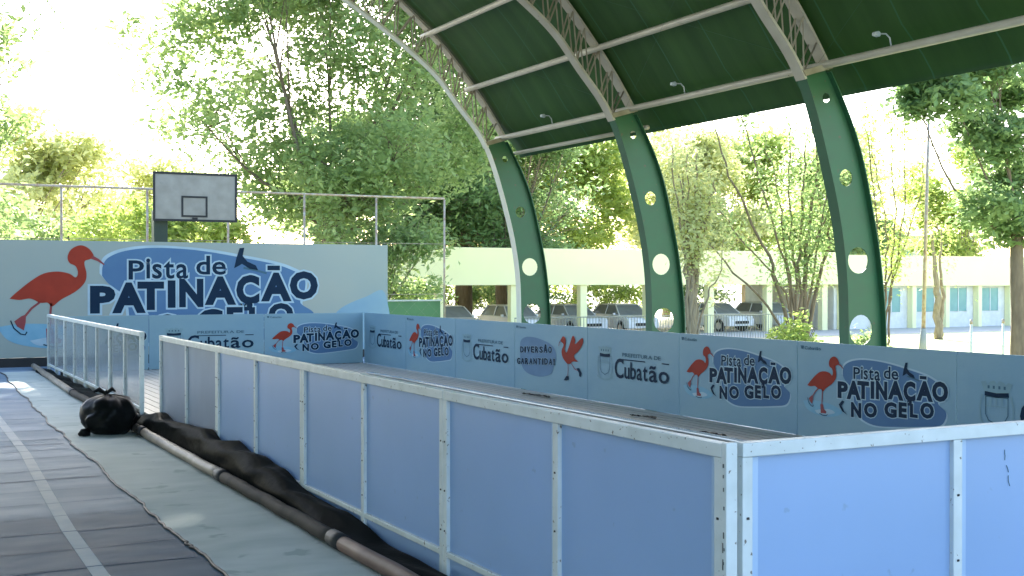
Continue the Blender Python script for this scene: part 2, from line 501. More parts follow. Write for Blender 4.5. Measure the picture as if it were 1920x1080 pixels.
class Art:
    """flat artwork on a vertical sheet: (u, v) in metres along and up the sheet, lifted in thin layers"""
    def __init__(s, mode, org, u0=0, v0=0, sc=1.0):
        s.mode = mode; s.o = org; s.u0 = u0; s.v0 = v0; s.sc = sc; s.mb = MB(); s.k = 0
    def P(s, u, v, h):
        a = s.u0 + u * s.sc; z = s.v0 + v * s.sc
        if s.mode == 'x': return (s.o[0] + a, s.o[1] - h, s.o[2] + z)   # seen from -Y
        return (s.o[0] - h, s.o[1] - a, s.o[2] + z)                     # seen from -X
    def faces(s, vs, fs, m, h): s.mb.add([s.P(u, v, h) for u, v in vs], fs, m)
    def poly(s, pts, m, h, smooth=False):
        if smooth:
            q = catmull(list(pts) + [pts[0]], 5)[:-1]; pts = [(p.x, p.y) for p in q]
        from mathutils.geometry import tessellate_polygon
        v3 = [Vector((a, b, 0)) for a, b in pts]
        s.faces(pts, [tuple(t) for t in tessellate_polygon([v3])], m, h)
    def text(s, txt, box, m, h=.0012, bold=.045, halo=None, hm='halo', hh=.0008):
        x0, z0, x1, z1 = box
        if len(txt) > 1:
            # lay the characters out one by one so that no two overlap in one plane
            cur = 0; items = []
            for ch in txt:
                if ch == ' ': cur += .28; continue
                v_, _f = glyph(ch, bold)
                l_ = min(q[0] for q in v_); r_ = max(q[0] for q in v_)
                items.append((ch, cur, cur + r_ - l_, min(q[1] for q in v_), max(q[1] for q in v_))); cur += r_ - l_ + .065
            W_ = items[-1][2]; lo_ = min(i[3] for i in items); hi_ = max(i[4] for i in items)
            for ch, a_, b_, c_, d_ in items:
                s.text(ch, (x0 + a_ / W_ * (x1 - x0), z0 + (c_ - lo_) / (hi_ - lo_) * (z1 - z0), x0 + b_ / W_ * (x1 - x0), z0 + (d_ - lo_) / (hi_ - lo_) * (z1 - z0)), m, h, bold, halo, hm, hh)
            return
        s.k += 1
        h += s.k * .0001; hh += s.k * .0001 - .001
        vs, fs = glyph(txt, bold)
        a0 = min(v[0] for v in vs); a1 = max(v[0] for v in vs); b0 = min(v[1] for v in vs); b1 = max(v[1] for v in vs)
        sx = (x1 - x0) / (a1 - a0); sz = (z1 - z0) / (b1 - b0)
        T = lambda v: (x0 + (v[0] - a0) * sx, z0 + (v[1] - b0) * sz)
        if halo:
            v2, f2 = glyph(txt, bold + halo)
            s.faces([T(v) for v in v2], f2, hm, hh)
        s.faces([T(v) for v in vs], fs, m, h)
    def line(s, pts, wd, m, h):
        n = len(pts); vs = []
        for i in range(n):
            a = Vector(pts[max(i - 1, 0)]); b = Vector(pts[min(i + 1, n - 1)])
            d = (b - a).normalized(); nn = Vector((-d.y, d.x)) * (wd[i] if isinstance(wd, list) else wd) / 2
            p = Vector(pts[i]); vs += [tuple(p + nn), tuple(p - nn)]
        s.faces(vs, [(2 * i, 2 * i + 1, 2 * i + 3, 2 * i + 2) for i in range(n - 1)], m, h)
    def build(s, name, parent): return s.mb.build(name, parent)

S7 = lambda s_, t_: (4.66 + (s_ - .286) * 8.5, 1.24 + (t_ - .424) * 3.76)
def logo(mode, org, u0, v0, sc, parent, hs=1.0):
    a = Art(mode, org, u0, v0, sc)
    h1, h2, h3, h4 = .004 * hs, .006 * hs, .008 * hs, .010 * hs
    # blue pool shape
    up = [(4.94, 2.15), (4.96, 2.4), (5.1, 2.6), (5.49, 2.76), (6.12, 2.84), (6.91, 2.82), (7.56, 2.75), (8.23, 2.64), (9.07, 2.49), (9.59, 2.34), (10.0, 2.1),
          (10.0, 1.7), (9.9, 1.45), (10.25, 1.2), (10.22, .9), (9.95, .66), (9.2, .55), (8.0, .42), (6.8, .34), (6.1, .48), (5.8, .7), (5.6, 1.0), (5.5, 1.6), (5.1, 1.95)]
    a.poly([(x + (-.06 if x < 7 else .06), z + (.06 if z > 1.6 else -.06)) for x, z in up], 'halo', h1 * .6, True)
    a.poly(up, 'blob', h1, True)
    L = [('P', (4.66, 1.24, 5.25, 1.91)), ('A', (5.17, 1.24, 5.97, 1.99)), ('T', (5.77, 1.31, 6.41, 2.01)), ('I', (6.5, 1.36, 6.69, 2.04)), ('N', (6.78, 1.37, 7.38, 2.08)),
         ('A', (7.41, 1.42, 8.21, 2.14)), ('Ç', (8.21, 1.27, 8.81, 2.18)), ('A', (8.85, 1.5, 9.66, 2.24)), ('O', (9.61, 1.54, 10.37, 2.28))]
    L2 = [('N', (*S7(.376, .24), *S7(.443, .398))), ('O', (*S7(.46, .26), *S7(.543, .415))), ('G', (*S7(.588, .287), *S7(.664, .446))),
          ('E', (*S7(.675, .303), *S7(.724, .457))), ('L', (*S7(.742, .318), *S7(.788, .455))), ('O', (*S7(.802, .326), *S7(.88, .482)))]
    for c, b in L + L2: a.text(c, b, 'navy', h3, .055, .05, 'halo', h2)
    a.text('-', (9.02, 2.30, 9.35, 2.42), 'navy', h3, .03, .04, 'halo', h2)
    for i, c in enumerate([('P', (5.56, 2.06, 5.93, 2.53)), ('ista', (5.98, 2.08, 7.0, 2.58)), ('de', (7.2, 2.18, 7.95, 2.66))]):
        a.text(c[0], c[1], 'navy', h3, .016, .05, 'halo', h2)
    # small dark skater figures
    a.poly([(8.16, 2.35), (8.22, 2.62), (8.3, 2.86), (8.42, 2.87), (8.38, 2.66), (8.5, 2.52), (8.72, 2.42), (8.78, 2.3), (8.55, 2.34), (8.36, 2.46), (8.26, 2.4)], 'navy', h3)
    a.line([(8.4, 2.36), (8.72, 2.3), (9.0, 2.22)], .05, 'slate', h3)
    x0, z0 = S7(.294, .27)
    a.poly([(x0, z0 + .32), (x0 + .2, z0 + .5), (x0 + .32, z0 + .46), (x0 + .16, z0 + .28), (x0 + .3, z0 + .08), (x0 + .5, z0 - .05), (x0 + .2, z0 + .06), (x0 + .08, z0 + .2)], 'navy', h3)
    a.build('lettering', parent)
    # scarlet wading bird on ice skates
    b = Art(mode, org, u0, v0, sc)
    b.poly([(2.6, .95), (3.2, 1.02), (4.2, .95), (4.9, .72), (4.6, .5), (3.9, .42), (3.2, .5), (2.8, .66)], 'puddle', h1, True)
    b.poly([(3.3, .62), (4.1, .74), (4.5, .62), (4.0, .50), (3.5, .5)], 'halo', h1 * 1.3, True)
    b.poly([(2.86, 1.61), (3.01, 1.76), (3.32, 2.02), (3.61, 2.2), (3.92, 2.25), (4.19, 2.2), (4.33, 2.11), (4.385, 2.22), (4.33, 2.38), (4.19, 2.46), (4.15, 2.61), (4.24, 2.79),
            (4.45, 2.88), (4.64, 2.8), (4.75, 2.62), (4.66, 2.55), (4.55, 2.51), (4.535, 2.41), (4.58, 2.2), (4.54, 1.99), (4.34, 1.78), (4.0, 1.58), (3.8, 1.42), (3.7, 1.51), (3.53, 1.51), (3.32, 1.61), (3.08, 1.58)], 'red', h3, True)
    b.poly([(2.92, 1.64), (3.3, 1.9), (3.75, 1.86), (4.1, 1.7), (3.7, 1.6), (3.3, 1.66)], 'darkred', h3 * 1.05, True) if False else None
    b.line([(4.7, 2.6), (4.85, 2.53), (4.99, 2.42)], [.09, .06, .03], 'darkred', h4)
    b.line([(3.52, 1.52), (3.34, 1.38), (3.2, 1.2)], .05, 'darkred', h3)
    b.poly([(3.22, 1.24), (3.12, 1.2), (2.96, 1.08), (3.02, .96), (3.17, .86), (3.21, 1.05)], 'darkred', h4)
    b.line([(2.88, 1.1), (2.95, .92), (3.1, .78), (3.2, .76), (3.24, .83)], .03, 'navy', h4)
    b.line([(3.78, 1.5), (3.76, 1.25), (3.74, .86)], .05, 'darkred', h3)
    b.poly([(3.66, .9), (3.82, .9), (3.86, .72), (4.02, .62), (3.98, .54), (3.68, .54)], 'darkred', h4)
    b.line([(3.6, .52), (3.8, .46), (4.02, .47), (4.08, .52)], .03, 'navy', h4)
    b.build('bird_emblem', parent)

def crest(mode, org, s0, t0, w_, h_, parent):
    """mural crown over a shield with two side stems and a ribbon, in faint grey blue"""
    a = Art(mode, org)
    X = lambda s_: s0 + s_ * w_
    Z = lambda t_: t0 + t_ * h_
    crown = [(.2, .78), (.1, .98), (.22, 1.0), (.27, .94), (.34, 1.0), (.44, 1.02), (.5, .95), (.56, 1.02), (.66, 1.0), (.73, .94), (.78, 1.0), (.9, .97), (.8, .78)]
    a.poly([(X(x), Z(z)) for x, z in crown], 'crest', .004)
    a.line([(X(.2), Z(.76)), (X(.5), Z(.735)), (X(.8), Z(.76))], .03 * w_ / .4 + .008, 'navy', .005)
    for x in (.3, .43, .57, .7): a.poly([(X(x - .025), Z(.86)), (X(x + .025), Z(.86)), (X(x + .025), Z(.92)), (X(x - .025), Z(.92))], 'slate', .006)
    lw = .022 * w_
    a.line([(X(.22), Z(.70)), (X(.22), Z(.36)), (X(.3), Z(.24)), (X(.5), Z(.17)), (X(.7), Z(.24)), (X(.78), Z(.36)), (X(.78), Z(.70)), (X(.22), Z(.70))], lw, 'slate', .005)
    a.line([(X(.22), Z(.52)), (X(.78), Z(.52))], lw, 'crest', .005)
    for x in (.36, .5, .64): a.line([(X(x), Z(.68)), (X(x), Z(.55))], lw * 1.4, 'crest', .005)
    for sgn in (-1, 1):
        a.line([(X(.5 + sgn * .36), Z(.74)), (X(.5 + sgn * .42), Z(.5)), (X(.5 + sgn * .40), Z(.26)), (X(.5 + sgn * .3), Z(.12))], lw * 1.6, 'crest', .005)
    a.line([(X(.05), Z(.12)), (X(.3), Z(.04)), (X(.5), Z(.02)), (X(.7), Z(.04)), (X(.95), Z(.12))], .06 * h_, 'crest', .005)
    a.build('crest_emblem', parent)

def cubatao(mode, org, W, parent, s_shift=0):
    a = Art(mode, org)
    f = lambda s_, t_: ((s_ + s_shift) * W, t_ * 1.1)
    a.text('PREFEITURA DE', (*f(.41, .628), *f(.82, .68)), 'slate', .005, .012)
    a.text('C', (*f(.325, .325), *f(.425, .60)), 'navy', .006, .016)
    a.text('ubat', (*f(.435, .33), *f(.685, .565)), 'navy', .006, .016)
    a.text('ão', (*f(.70, .33), *f(.905, .545)), 'navy', .006, .016)
    a.line([f(.385, .588), f(.66, .588)], .016, 'navy', .006)
    a.line([f(.83, .588), f(.905, .588)], .016, 'navy', .006)
    a.build('lettering', parent)
    crest(mode, org, f(.11 + s_shift * 0, 0)[0], .30, .20 * W, .52, parent)

def tiny(mode, org, W, parent):
    a = Art(mode, org)
    a.text('Cubatão', (.055 * W, 1.005, .17 * W, 1.045), 'slate', .005, .02)
    a.poly([(.03 * W, 1.01), (.045 * W, 1.01), (.05 * W, 1.05), (.025 * W, 1.05)], 'slate', .005)
    a.build('small_lettering', parent)

def diversao(mode, org, W, parent):
    a = Art(mode, org)
    f = lambda s_, t_: (s_ * W, t_ * 1.1)
    a.poly([f(*p) for p in [(.08, .6), (.1, .73), (.2, .79), (.38, .77), (.55, .68), (.6, .52), (.56, .36), (.52, .25), (.36, .19), (.18, .23), (.1, .36)]], 'blobsoft', .004, True)
    x = .09
    word = 'DIVERSÃO'
    for i, c in enumerate(word):
        wd = .024 if c == 'I' else .05
        z = .53 + .006 * i
        if c == 'Ã': a.text(c, (*f(x, z), *f(x + wd, z + .135)), 'navy', .008, .04, .03, 'halo', .006)
        else: a.text(c, (*f(x, z), *f(x + wd, z + .1)), 'navy', .008, .04, .03, 'halo', .006)
        x += wd + .011
    x = .04
    for i, c in enumerate('GARANTIDA!'):
        wd = .022 if c in 'I!' else .05
        z = .345 + .006 * i
        a.text(c, (*f(x, z), *f(x + wd, z + .1)), 'navy', .008, .04, .03, 'halo', .006)
        x += wd + .011
    a.build('lettering', parent)
    b = Art(mode, org)
    g = lambda p: f(.657 + p[0] * .29, .44 + p[1] * .42)
    b.poly([g(p) for p in [(.3, .0), (.12, .18), (.05, .42), (.14, .66), (.02, .78), (.1, .95), (.22, .9), (.24, .72), (.2, .5), (.28, .4), (.42, .7), (.55, 1.0), (.66, .88), (.66, .72), (.96, .95), (1.0, .78), (.82, .5), (.62, .33), (.66, .2), (.78, .12), (.55, .1), (.45, .02)]], 'red', .008, True)
    b.line([g((.04, .86)), g((-.06, .7)), g((-.08, .6))], .014, 'darkred', .008)
    b.line([f(.755, .45), f(.757, .34), f(.75, .25)], .014, 'darkred', .008)
    b.line([f(.80, .45), f(.84, .38), f(.88, .36)], .014, 'darkred', .008)
    b.poly([f(*p) for p in [(.735, .26), (.765, .26), (.768, .21), (.735, .19), (.70, .19), (.71, .21)]], 'navy', .008)
    b.poly([f(*p) for p in [(.865, .39), (.90, .40), (.93, .33), (.92, .27), (.90, .28), (.895, .33)]], 'navy', .008)
    b.build('bird_emblem', parent)
M['blobsoft'] = mat('ink_soft_blue', (.16, .26, .38), .6, spec=.2)

def printed(at, W, mode, kind, label, group):
    r = empty('printed_panel', at, label, 'printed panel', group)
    mb = MB()
    if mode == 'x': mb.box(.006, W - .006, .0, .02, -.045, 1.1, 'print')
    else: mb.box(0, .02, -W + .006, -.006, -.045, 1.1, 'print')
    mb.build('sheet', r)
    mb = MB()
    if mode == 'x':
        for a in (.04, W - .04): mb.box(a - .02, a + .02, .022, .07, -.19, 1.09, 'frame')
        mb.box(.02, W - .02, .072, .10, 1.03, 1.08, 'frame')
    else:
        for a in (.04, W - .04): mb.box(.022, .07, -a - .02, -a + .02, -.19, 1.09, 'frame')
        mb.box(.072, .10, -W + .02, -.02, 1.03, 1.08, 'frame')
    mb.build('back_frame', r)
    o = (0, 0, 0)
    if kind in ('logo', 'logo_tiny'):
        sc = .2925 * W / 2.487
        v0 = .466 - 1.24 * .2925
        logo(mode, o, .286 * W - 4.66 * sc, v0, .2925 if W > 2.4 else sc, r, .7)
        tiny(mode, o, W, r)
    elif kind == 'cub': cubatao(mode, o, W, r)
    elif kind == 'div':
        diversao(mode, o, W, r); tiny(mode, o, W, r)
    return r

GW = 'printed advertising panels along the right wall'
SW = 2.4868
R = [('cub', 'printed Cubatão panel of the long wall, at the far corner'),
     ('logo', 'bird and PATINAÇÃO panel second from the far corner of the long wall'),
     ('cub', 'Cubatão panel on the long wall just left of the one reading DIVERSÃO GARANTIDA'),
     ('div', 'printed panel reading DIVERSÃO GARANTIDA! with a red bird, wings raised'),
     ('cub', 'Cubatão panel on the long wall just right of the one reading DIVERSÃO GARANTIDA'),
     ('logo', 'left one of the two large neighbouring PATINAÇÃO NO GELO panels on the long wall'),
     ('logo', 'right one of the two neighbouring PATINAÇÃO NO GELO panels, largest on the long wall'),
     ('cub', 'printed panel with large crest at the right picture edge')]
for k, (kd, lb) in enumerate(R):
    printed((XR, YF - k * SW, .2), SW, 'y', kd, lb, GW)
GF = 'printed advertising panels across the far end'
printed((7.69, YF + .004, .2), XR - 7.69 - .03, 'x', 'logo', 'bird and PATINAÇÃO panel at the right end of the far low wall', GF)
printed((5.20, YF + .004, .2), 2.487, 'x', 'cub', 'Cubatão panel of the far low wall, partly hidden by the barrier rail', GF)
printed((2.78 + .75, YF + .004, .2), 1.665, 'x', 'none', 'leftmost panel of the far low wall, seen through the barrier gap', GF)
# the lettering of that leftmost panel, cut by its edge
rr = [o for o in bpy.data.objects if o.name.startswith('printed_panel')][-1]
a = Art('x', (0, 0, 0), -1.41, .466 - 1.24 * .2925, .2925)
a.poly([(8.9, 2.3), (9.5, 2.36), (10.0, 2.1), (10.0, 1.7), (9.9, 1.45), (10.25, 1.2), (10.22, .9), (9.95, .66), (9.2, .55), (8.0, .42), (7.4, .5), (7.2, 1.4)], 'blob', .004, True)
for c, b in [('A', (7.41, 1.42, 8.21, 2.14)), ('Ç', (8.21, 1.27, 8.81, 2.18)), ('A', (8.85, 1.5, 9.66, 2.24)), ('O', (9.61, 1.54, 10.37, 2.28)), ('O', (*S7(.802, .326), *S7(.88, .482))), ('E', (*S7(.675, .303), *S7(.724, .457))), ('L', (*S7(.742, .318), *S7(.788, .455)))]:
    a.text(c, b, 'navy', .008, .055, .05, 'halo', .006)
a.poly([(8.16, 2.35), (8.22, 2.62), (8.3, 2.86), (8.42, 2.87), (8.38, 2.66), (8.5, 2.52), (8.72, 2.42), (8.55, 2.34)], 'navy', .008)
a.build('lettering', rr)
# black strip filling the gap under the far panels
o = MB().box(-3.3, 3.28, -.01, .05, 0, .19, 'rubber').build('gap_strip', loc=(6.74, YF + .06, .0))
tag(o, 'black strip in the gap under the far low wall of printed panels', 'base_shadow_strip')

# ------------------------------------------------------------------ big banner
r = empty('big_banner', (1.0, 31.0, 0), 'large pale aqua banner with big scarlet bird and Pista de PATINAÇÃO lettering', 'banner')
MB().box(0, 11.33, 0, .03, .22, 2.99, 'bigprint').build('sheet', r)
MB().box(0, 11.3, .0, .05, .0, .217, 'rubber').build('base_shadow_strip', r)  # black strip in place of the shadow at the banner's foot
mb = MB()
for i in range(6):
    x = .05 + i * 2.24
    mb.box(x - .03, x + .03, .035, .09, 0, 2.97, 'galv')
mb.box(0, 11.3, .093, .13, 2.9, 2.95, 'galv'); mb.box(0, 11.3, .093, .13, 1.5, 1.55, 'galv')
mb.build('back_frame', r)
logo('x', (-1.0, 0, 0), 0, 0, 1.0, r)
a = Art('x', (-1.0, 0, 0))
a.poly([(10.4, .3), (12.25, .3), (12.25, 1.7), (11.7, 1.6), (11.0, 1.3), (10.7, .9)], 'print', .003, True)
a.build('wave_print', r)

# ------------------------------------------------------------------ canopy
OUT = [(11.30, 0), (11.31, 1.3), (11.24, 2.1), (11.11, 2.8), (10.83, 3.79), (10.33, 4.7), (9.68, 5.59), (8.82, 6.51), (7.6, 7.42), (6, 8.22), (4, 8.8), (2, 9.0)]
INN = [(10.70, 0), (10.71, 1.3), (10.66, 2.29), (10.45, 3.28), (10.03, 4.48), (9.46, 5.22), (8.80, 5.92), (7.29, 6.92), (5.8, 7.62), (4, 8.12), (2, 8.32)]
def full(c, n):
    h = [(p.x, p.y) for p in catmull(c, n)]
    return h + [(4 - x, z) for x, z in h[-2::-1]]
root = empty('sports_canopy', (2, 9.5, 0), 'arched green sports canopy with lattice ribs over the rink', 'canopy')
RX, RY = 2, 9.5
def curve_at_z(c, z):
    h = [(p.x, p.y) for p in catmull(c, 8)]
    for (xa, za), (xb, zb) in zip(h, h[1:]):
        if za <= z <= zb: return xa + (xb - xa) * (z - za) / (zb - za)
def web_mesh():
    pts = []
    n = 26
    left = [(curve_at_z(INN, z), z) for z in [i * 4.5 / n + .001 for i in range(n + 1)]]
    right = [(curve_at_z(OUT, z), z) for z in [i * 4.62 / n + .001 for i in range(n + 1)]]
    loop = left + right[::-1]
    cu = bpy.data.curves.new('w', 'CURVE'); cu.dimensions = '2D'; cu.fill_mode = 'BOTH'; cu.extrude = .006
    def spl(P):
        s_ = cu.splines.new('POLY'); s_.points.add(len(P) - 1); s_.use_cyclic_u = True
        for i, p in enumerate(P): s_.points[i].co = (p[0], p[1], 0, 1)
    spl(loop)
    for (x, z, rr_) in ((10.40, 4.28, .06), (10.72, 3.31, .105), (10.92, 2.29, .165), (10.97, 1.42, .19), (11.0, .5, .19)):
        spl([(x + rr_ * math.cos(t), z + rr_ * math.sin(t)) for t in [2 * math.pi * k / 20 for k in range(20)]])
    o = bpy.data.objects.new('w', cu); C.objects.link(o); bpy.context.view_layer.update()
    me = bpy.data.meshes.new_from_object(o.evaluated_get(bpy.context.evaluated_depsgraph_get()))
    bpy.data.objects.remove(o)
    return [(v.co.x, v.co.z, v.co.y) for v in me.vertices], [tuple(p.vertices) for p in me.polygons]
WEB = web_mesh()
def strip(curve, zlo, zhi, y0, y1, th, m, mb, sgn=1):
    h = [(p.x, p.y) for p in catmull(curve, 8)]
    h = [(x, z) for x, z in h if zlo <= z <= zhi]
    vs = []; fs = []
    for i, (x, z) in enumerate(h):
        a = Vector(h[max(i - 1, 0)]); b = Vector(h[min(i + 1, len(h) - 1)])
        d = (b - a).normalized(); nn = Vector((d.y, -d.x)) * th * sgn
        for (yy) in (y0, y1):
            vs += [(x, yy, z), (x + nn.x, yy, z + nn.y)]
    for i in range(len(h) - 1):
        a = 4 * i; b = a + 4
        fs += [(a, b, b + 2, a + 2), (a + 1, a + 3, b + 3, b + 1), (a, a + 1, b + 1, b), (a + 2, b + 2, b + 3, a + 3)]
    fs += [(0, 2, 3, 1), (len(vs) - 4, len(vs) - 3, len(vs) - 1, len(vs) - 2)]
    mb.add(vs, fs, m)
def mir(mb, m):
    pass
def make_arch():
    r = bpy.data.objects.new('arch_rib', None); C.objects.link(r); r.parent = root
    for side in (1, -1):
        F = lambda v: (v[0] - RX if side == 1 else -(v[0] - RX), v[1], v[2])
        mb = MB(); mb.add([F(v) for v in WEB[0]], WEB[1], 'green')
        t = MB()
        strip(INN, 0, 4.5, -.085, .085, .014, 'green', t, -1)
        strip(OUT, 0, 4.62, -.085, .085, .014, 'green', t, 1)
        mb.add([F(v) for v in t.v], t.f, 'green')
        mb.build('column', r)
        t = MB()
        t.prism([(10.0, 4.505), (10.42, 4.63), (10.38, 4.70), (9.96, 4.57)], 'y', -.10, .10, 'lace')
        mb = MB(); mb.add([F(v) for v in t.v], t.f, 'lace'); mb.build('cap_plate', r)
    for nm, c, zlo, sg, yw in (('inner_chord', INN, 4.44, -1, .085), ('outer_chord', OUT, 4.6, 1, .095)):
        mb = MB()
        for side in (1, -1):
            t = MB(); strip(c, zlo, 99, -yw, yw, .035, 'beige', t, sg)
            mb.add([(v[0] - RX if side == 1 else -(v[0] - RX), v[1], v[2]) for v in t.v], t.f, 'beige')
        mb.build(nm, r)
    # lacing
    def resample(c, zlo, step):
        h = [(p.x, p.y) for p in catmull(c, 12)]; h = [q for q in h if q[1] >= zlo]
        out = [h[0]]; acc = 0
        for a, b in zip(h, h[1:]):
            acc += math.dist(a, b)
            if acc >= step: out.append(b); acc = 0
        return out
    oo = resample(OUT, 4.62, .30)
    ii = resample(INN, 4.5, .30)
    n = len(oo)
    for side in (1, -1):
        mb = MB()
        for yy in (-.07, .07):
            for k in range(n - 1):
                j = min(int(k * (len(ii) - 1) / (n - 1)), len(ii) - 1)
                j2 = min(int((k + 1) * (len(ii) - 1) / (n - 1)), len(ii) - 1)
                for (a, b) in ((oo[k], ii[j]), (ii[j], oo[k + 1])) if True else ():
                    pa = ((a[0] - RX) * side, yy, a[1]); pb = ((b[0] - RX) * side, yy, b[1])
                    mb.tube([pa, pb], .013, 'lace', 4, False)
        mb.build('lacing', r)
    return r
arch = make_arch()
AY = [20.30, 15.98, 11.66, 7.34, 3.02]
labs = ['farthest green arch rib, its inner edge pale in daylight', 'second green arch rib from the far end', 'third green arch rib from the far end, its column largest in view']
for i, yy in enumerate(AY):
    o = arch if i == 0 else copy_tree(arch, root)
    o.location = (0, yy - RY, 0)
    if i < 3: o['label'] = labs[i]
# daylight along the end rib's inner edge, put into a cream colour
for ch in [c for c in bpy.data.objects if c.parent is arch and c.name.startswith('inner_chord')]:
    ch.data = ch.data.copy(); ch.data.materials[0] = M['cream']; ch['label'] = 'inner chord of the end rib, coloured cream as if sunlit'
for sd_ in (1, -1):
    t = MB(); strip(INN, 0, 4.5, -.09, .09, .006, 'cream', t, -1)  # cream strip carries the sunlit look down the column flange
    t2 = MB(); t2.add([((v[0] - .016 - RX) * sd_, v[1], v[2]) for v in t.v], t.f, 'cream'); t2.build('lit_edge_strip', arch)
# purlins
PU = [(10.30, 4.66), (9.66, 5.52), (8.80, 6.42), (7.58, 7.33), (5.98, 8.12), (4.0, 8.7), (2.0, 8.9)]
for (x, z) in PU:
    for s_ in ((1, -1) if x > 2.1 else (1,)):
        xx = (x - RX) * s_
        MB().tube([(xx, 2.85 - RY, z), (xx, 20.45 - RY, z)], .048, 'beige', 10).build('purlin', root, True)
MB().tube([(10.62 - RX, 15.9 - RY, 4.40), (10.62 - RX, 20.4 - RY, 4.40)], .035, 'beige', 10).build('eave_pipe', root, True)
# roof sheet (follows outer chord, a little outside it; hangs below the joint)
def offset_curve(c, d):
    h = [(p.x, p.y) for p in catmull(c, 5)]; out = []
    for i in range(len(h)):
        a = Vector(h[max(i - 1, 0)]); b = Vector(h[min(i + 1, len(h) - 1)]); dd = (b - a).normalized()
        out.append((h[i][0] + dd.y * d, h[i][1] - dd.x * d))
    return out
oc = [p for p in offset_curve(OUT, .07) if p[1] > 4.8]
oc = [(10.78, 4.34), (10.74, 4.42), (10.60, 4.60)] + oc
prof = oc + [(4 - x, z) for x, z in oc[::-1]][1:]
mb = MB(); vs = []; ys = [2.75 + i * (20.42 - 2.75) / 60 for i in range(61)]
npf = len(prof)
for yy in ys:
    for (x, z) in prof:
        sag = .0
        vs.append((x - RX, yy - RY, z + sag))
mb.add(vs, [(j * npf + i, j * npf + i + 1, (j + 1) * npf + i + 1, (j + 1) * npf + i) for j in range(60) for i in range(npf - 1)], 'roof')
ro = mb.build('roof_sheet', root, True)
sol = ro.modifiers.new('solid', 'SOLIDIFY'); sol.thickness = .012; sol.offset = 1
# thin stay wires under the sheet
mb = MB()
for i in range(4):
    ya, yb = AY[i], AY[i + 1]
    for (p, q) in ((0, 2), (2, 0)):
        mb.tube([(PU[p][0] - RX - .03, ya - RY, PU[p][1] + .03), (PU[q][0] - RX - .03, yb - RY, PU[q][1] + .03)], .0016, 'green', 3)
mb.build('stay_wires', root)

# floodlights on the lowest purlin
for i, (yy, lb) in enumerate(((18.3, 'small white floodlight on the lowest beam between the first and second ribs'),
                (14.45, 'small white floodlight on the lowest beam between the second and third ribs'),
                (10.45, 'small white floodlight on the lowest beam right of the third rib'))):
    r = empty('floodlight', (10.28, yy, 4.70), lb, 'floodlight', 'floodlights on the lowest beam')
    MB().tube([(0, 0, 0), (-.02, 0, .09), (-.05, .03, .14), (-.10, .08, .145)], .009, 'lamp', 6).build('bracket', r, True)
    mb = MB()
    mb.prism([(-.17, .12), (-.10, .11), (-.09, .15), (-.12, .175), (-.17, .16)], 'y', .06, .13, 'lamp')
    mb.build('lamp_head', r, bevel=.01)

# ------------------------------------------------------------------ pipe, black plastic, rubbish bag
def pipe(y0, y1, m, lb, coup=True, xa=3.12, xb=3.12):
    r = empty('drain_pipe', (xa, y0, 0), lb, 'pipe', 'pipes laid end to end along the barrier')
    n = 12
    pts = [((xb - xa) * k / n + .006 * math.sin(k * 1.7 + y0), (y1 - y0) * k / n, .075 + .003 * math.sin(k * 2.1)) for k in range(n + 1)]
    MB().tube(pts, .058, m, 14).build('tube', r, True)
    if coup:
        MB().tube([(-.0, -.14, .076), (0, .12, .076)], .066, 'rubber', 14).build('coupling', r, True)
pipe(3.0, 8.72, 'pvc_red', 'reddish brown pipe, nearest the camera beside the barrier', False)
pipe(8.86, 12.2, 'pvc_dark', 'dark brown pipe section in the middle of the line beside the mat')
pipe(12.35, 16.3, 'pvc_light', 'light tan pipe section catching daylight in front of the black plastic')
pipe(16.45, 22.6, 'pvc_dark', 'dark pipe section running behind the rubbish bag')
pipe(22.75, 30.2, 'pvc_light', 'farthest tan pipe section beside the clear barrier', xb=3.3)
# extra dark sleeve seen on the middle section
def plastic(y0, y1, ny, zt, lb, seed, xin=3.18, xout=3.43):
    random.seed(seed)
    from mathutils import noise
    nx = 16
    vs = []
    L = y1 - y0
    for j in range(ny + 1):
        t = j / ny; yy = y0 + L * t
        top = zt(t)
        for i in range(nx):
            u = i / (nx - 1)
            x = xin + (xout - xin) * u - .05 * math.sin(u * math.pi)
            z = .02 + top * (math.sin(min(u * 1.25, 1) * math.pi / 2) ** .8)
            nn = noise.fractal(Vector((yy * .8 + seed, u * 1.4 + yy * .4, seed * .3)), 1, 2, 2)
            fold = math.sin((yy * 2.6 + u * 3.4 + nn * 3.0)) * .035 + nn * .05
            x += fold * .7 * math.sin(u * math.pi)
            z += fold * (.35 + u * .6) * min(1, top / .15)
            if i == 0: z = .015
            z = max(z, .012)
            vs.append((x - xin, yy - y0, z))
    fs = [(j * nx + i, j * nx + i + 1, (j + 1) * nx + i + 1, (j + 1) * nx + i) for j in range(ny) for i in range(nx - 1)]
    mb = MB(); mb.add(vs, fs, 'sheeting')
    o = mb.build('plastic_sheeting', loc=(xin, y0, 0), smooth=True)
    sb = o.modifiers.new('sub', 'SUBSURF'); sb.levels = 1; sb.render_levels = 1
    so = o.modifiers.new('sol', 'SOLIDIFY'); so.thickness = .004
    tag(o, lb, 'plastic sheet')
plastic(4.6, 17.9, 160, lambda t: (.055 + .25 * min(1, max(0, (t - .27) / .30))) * (1 - .55 * max(0, (t - .85) / .15)), 'crumpled black plastic sheeting heaped between pipe and barrier', 2, xout=3.405)
plastic(18.0, 29.0, 90, lambda t: .12 - .04 * t, 'low black plastic sheeting along the foot of the clear barrier', 7, xin=3.2, xout=3.40)
# shiny folds trailing across the bottom rail
M['sheen'] = mat('black_plastic_sheen', (.05, .055, .05), .12)
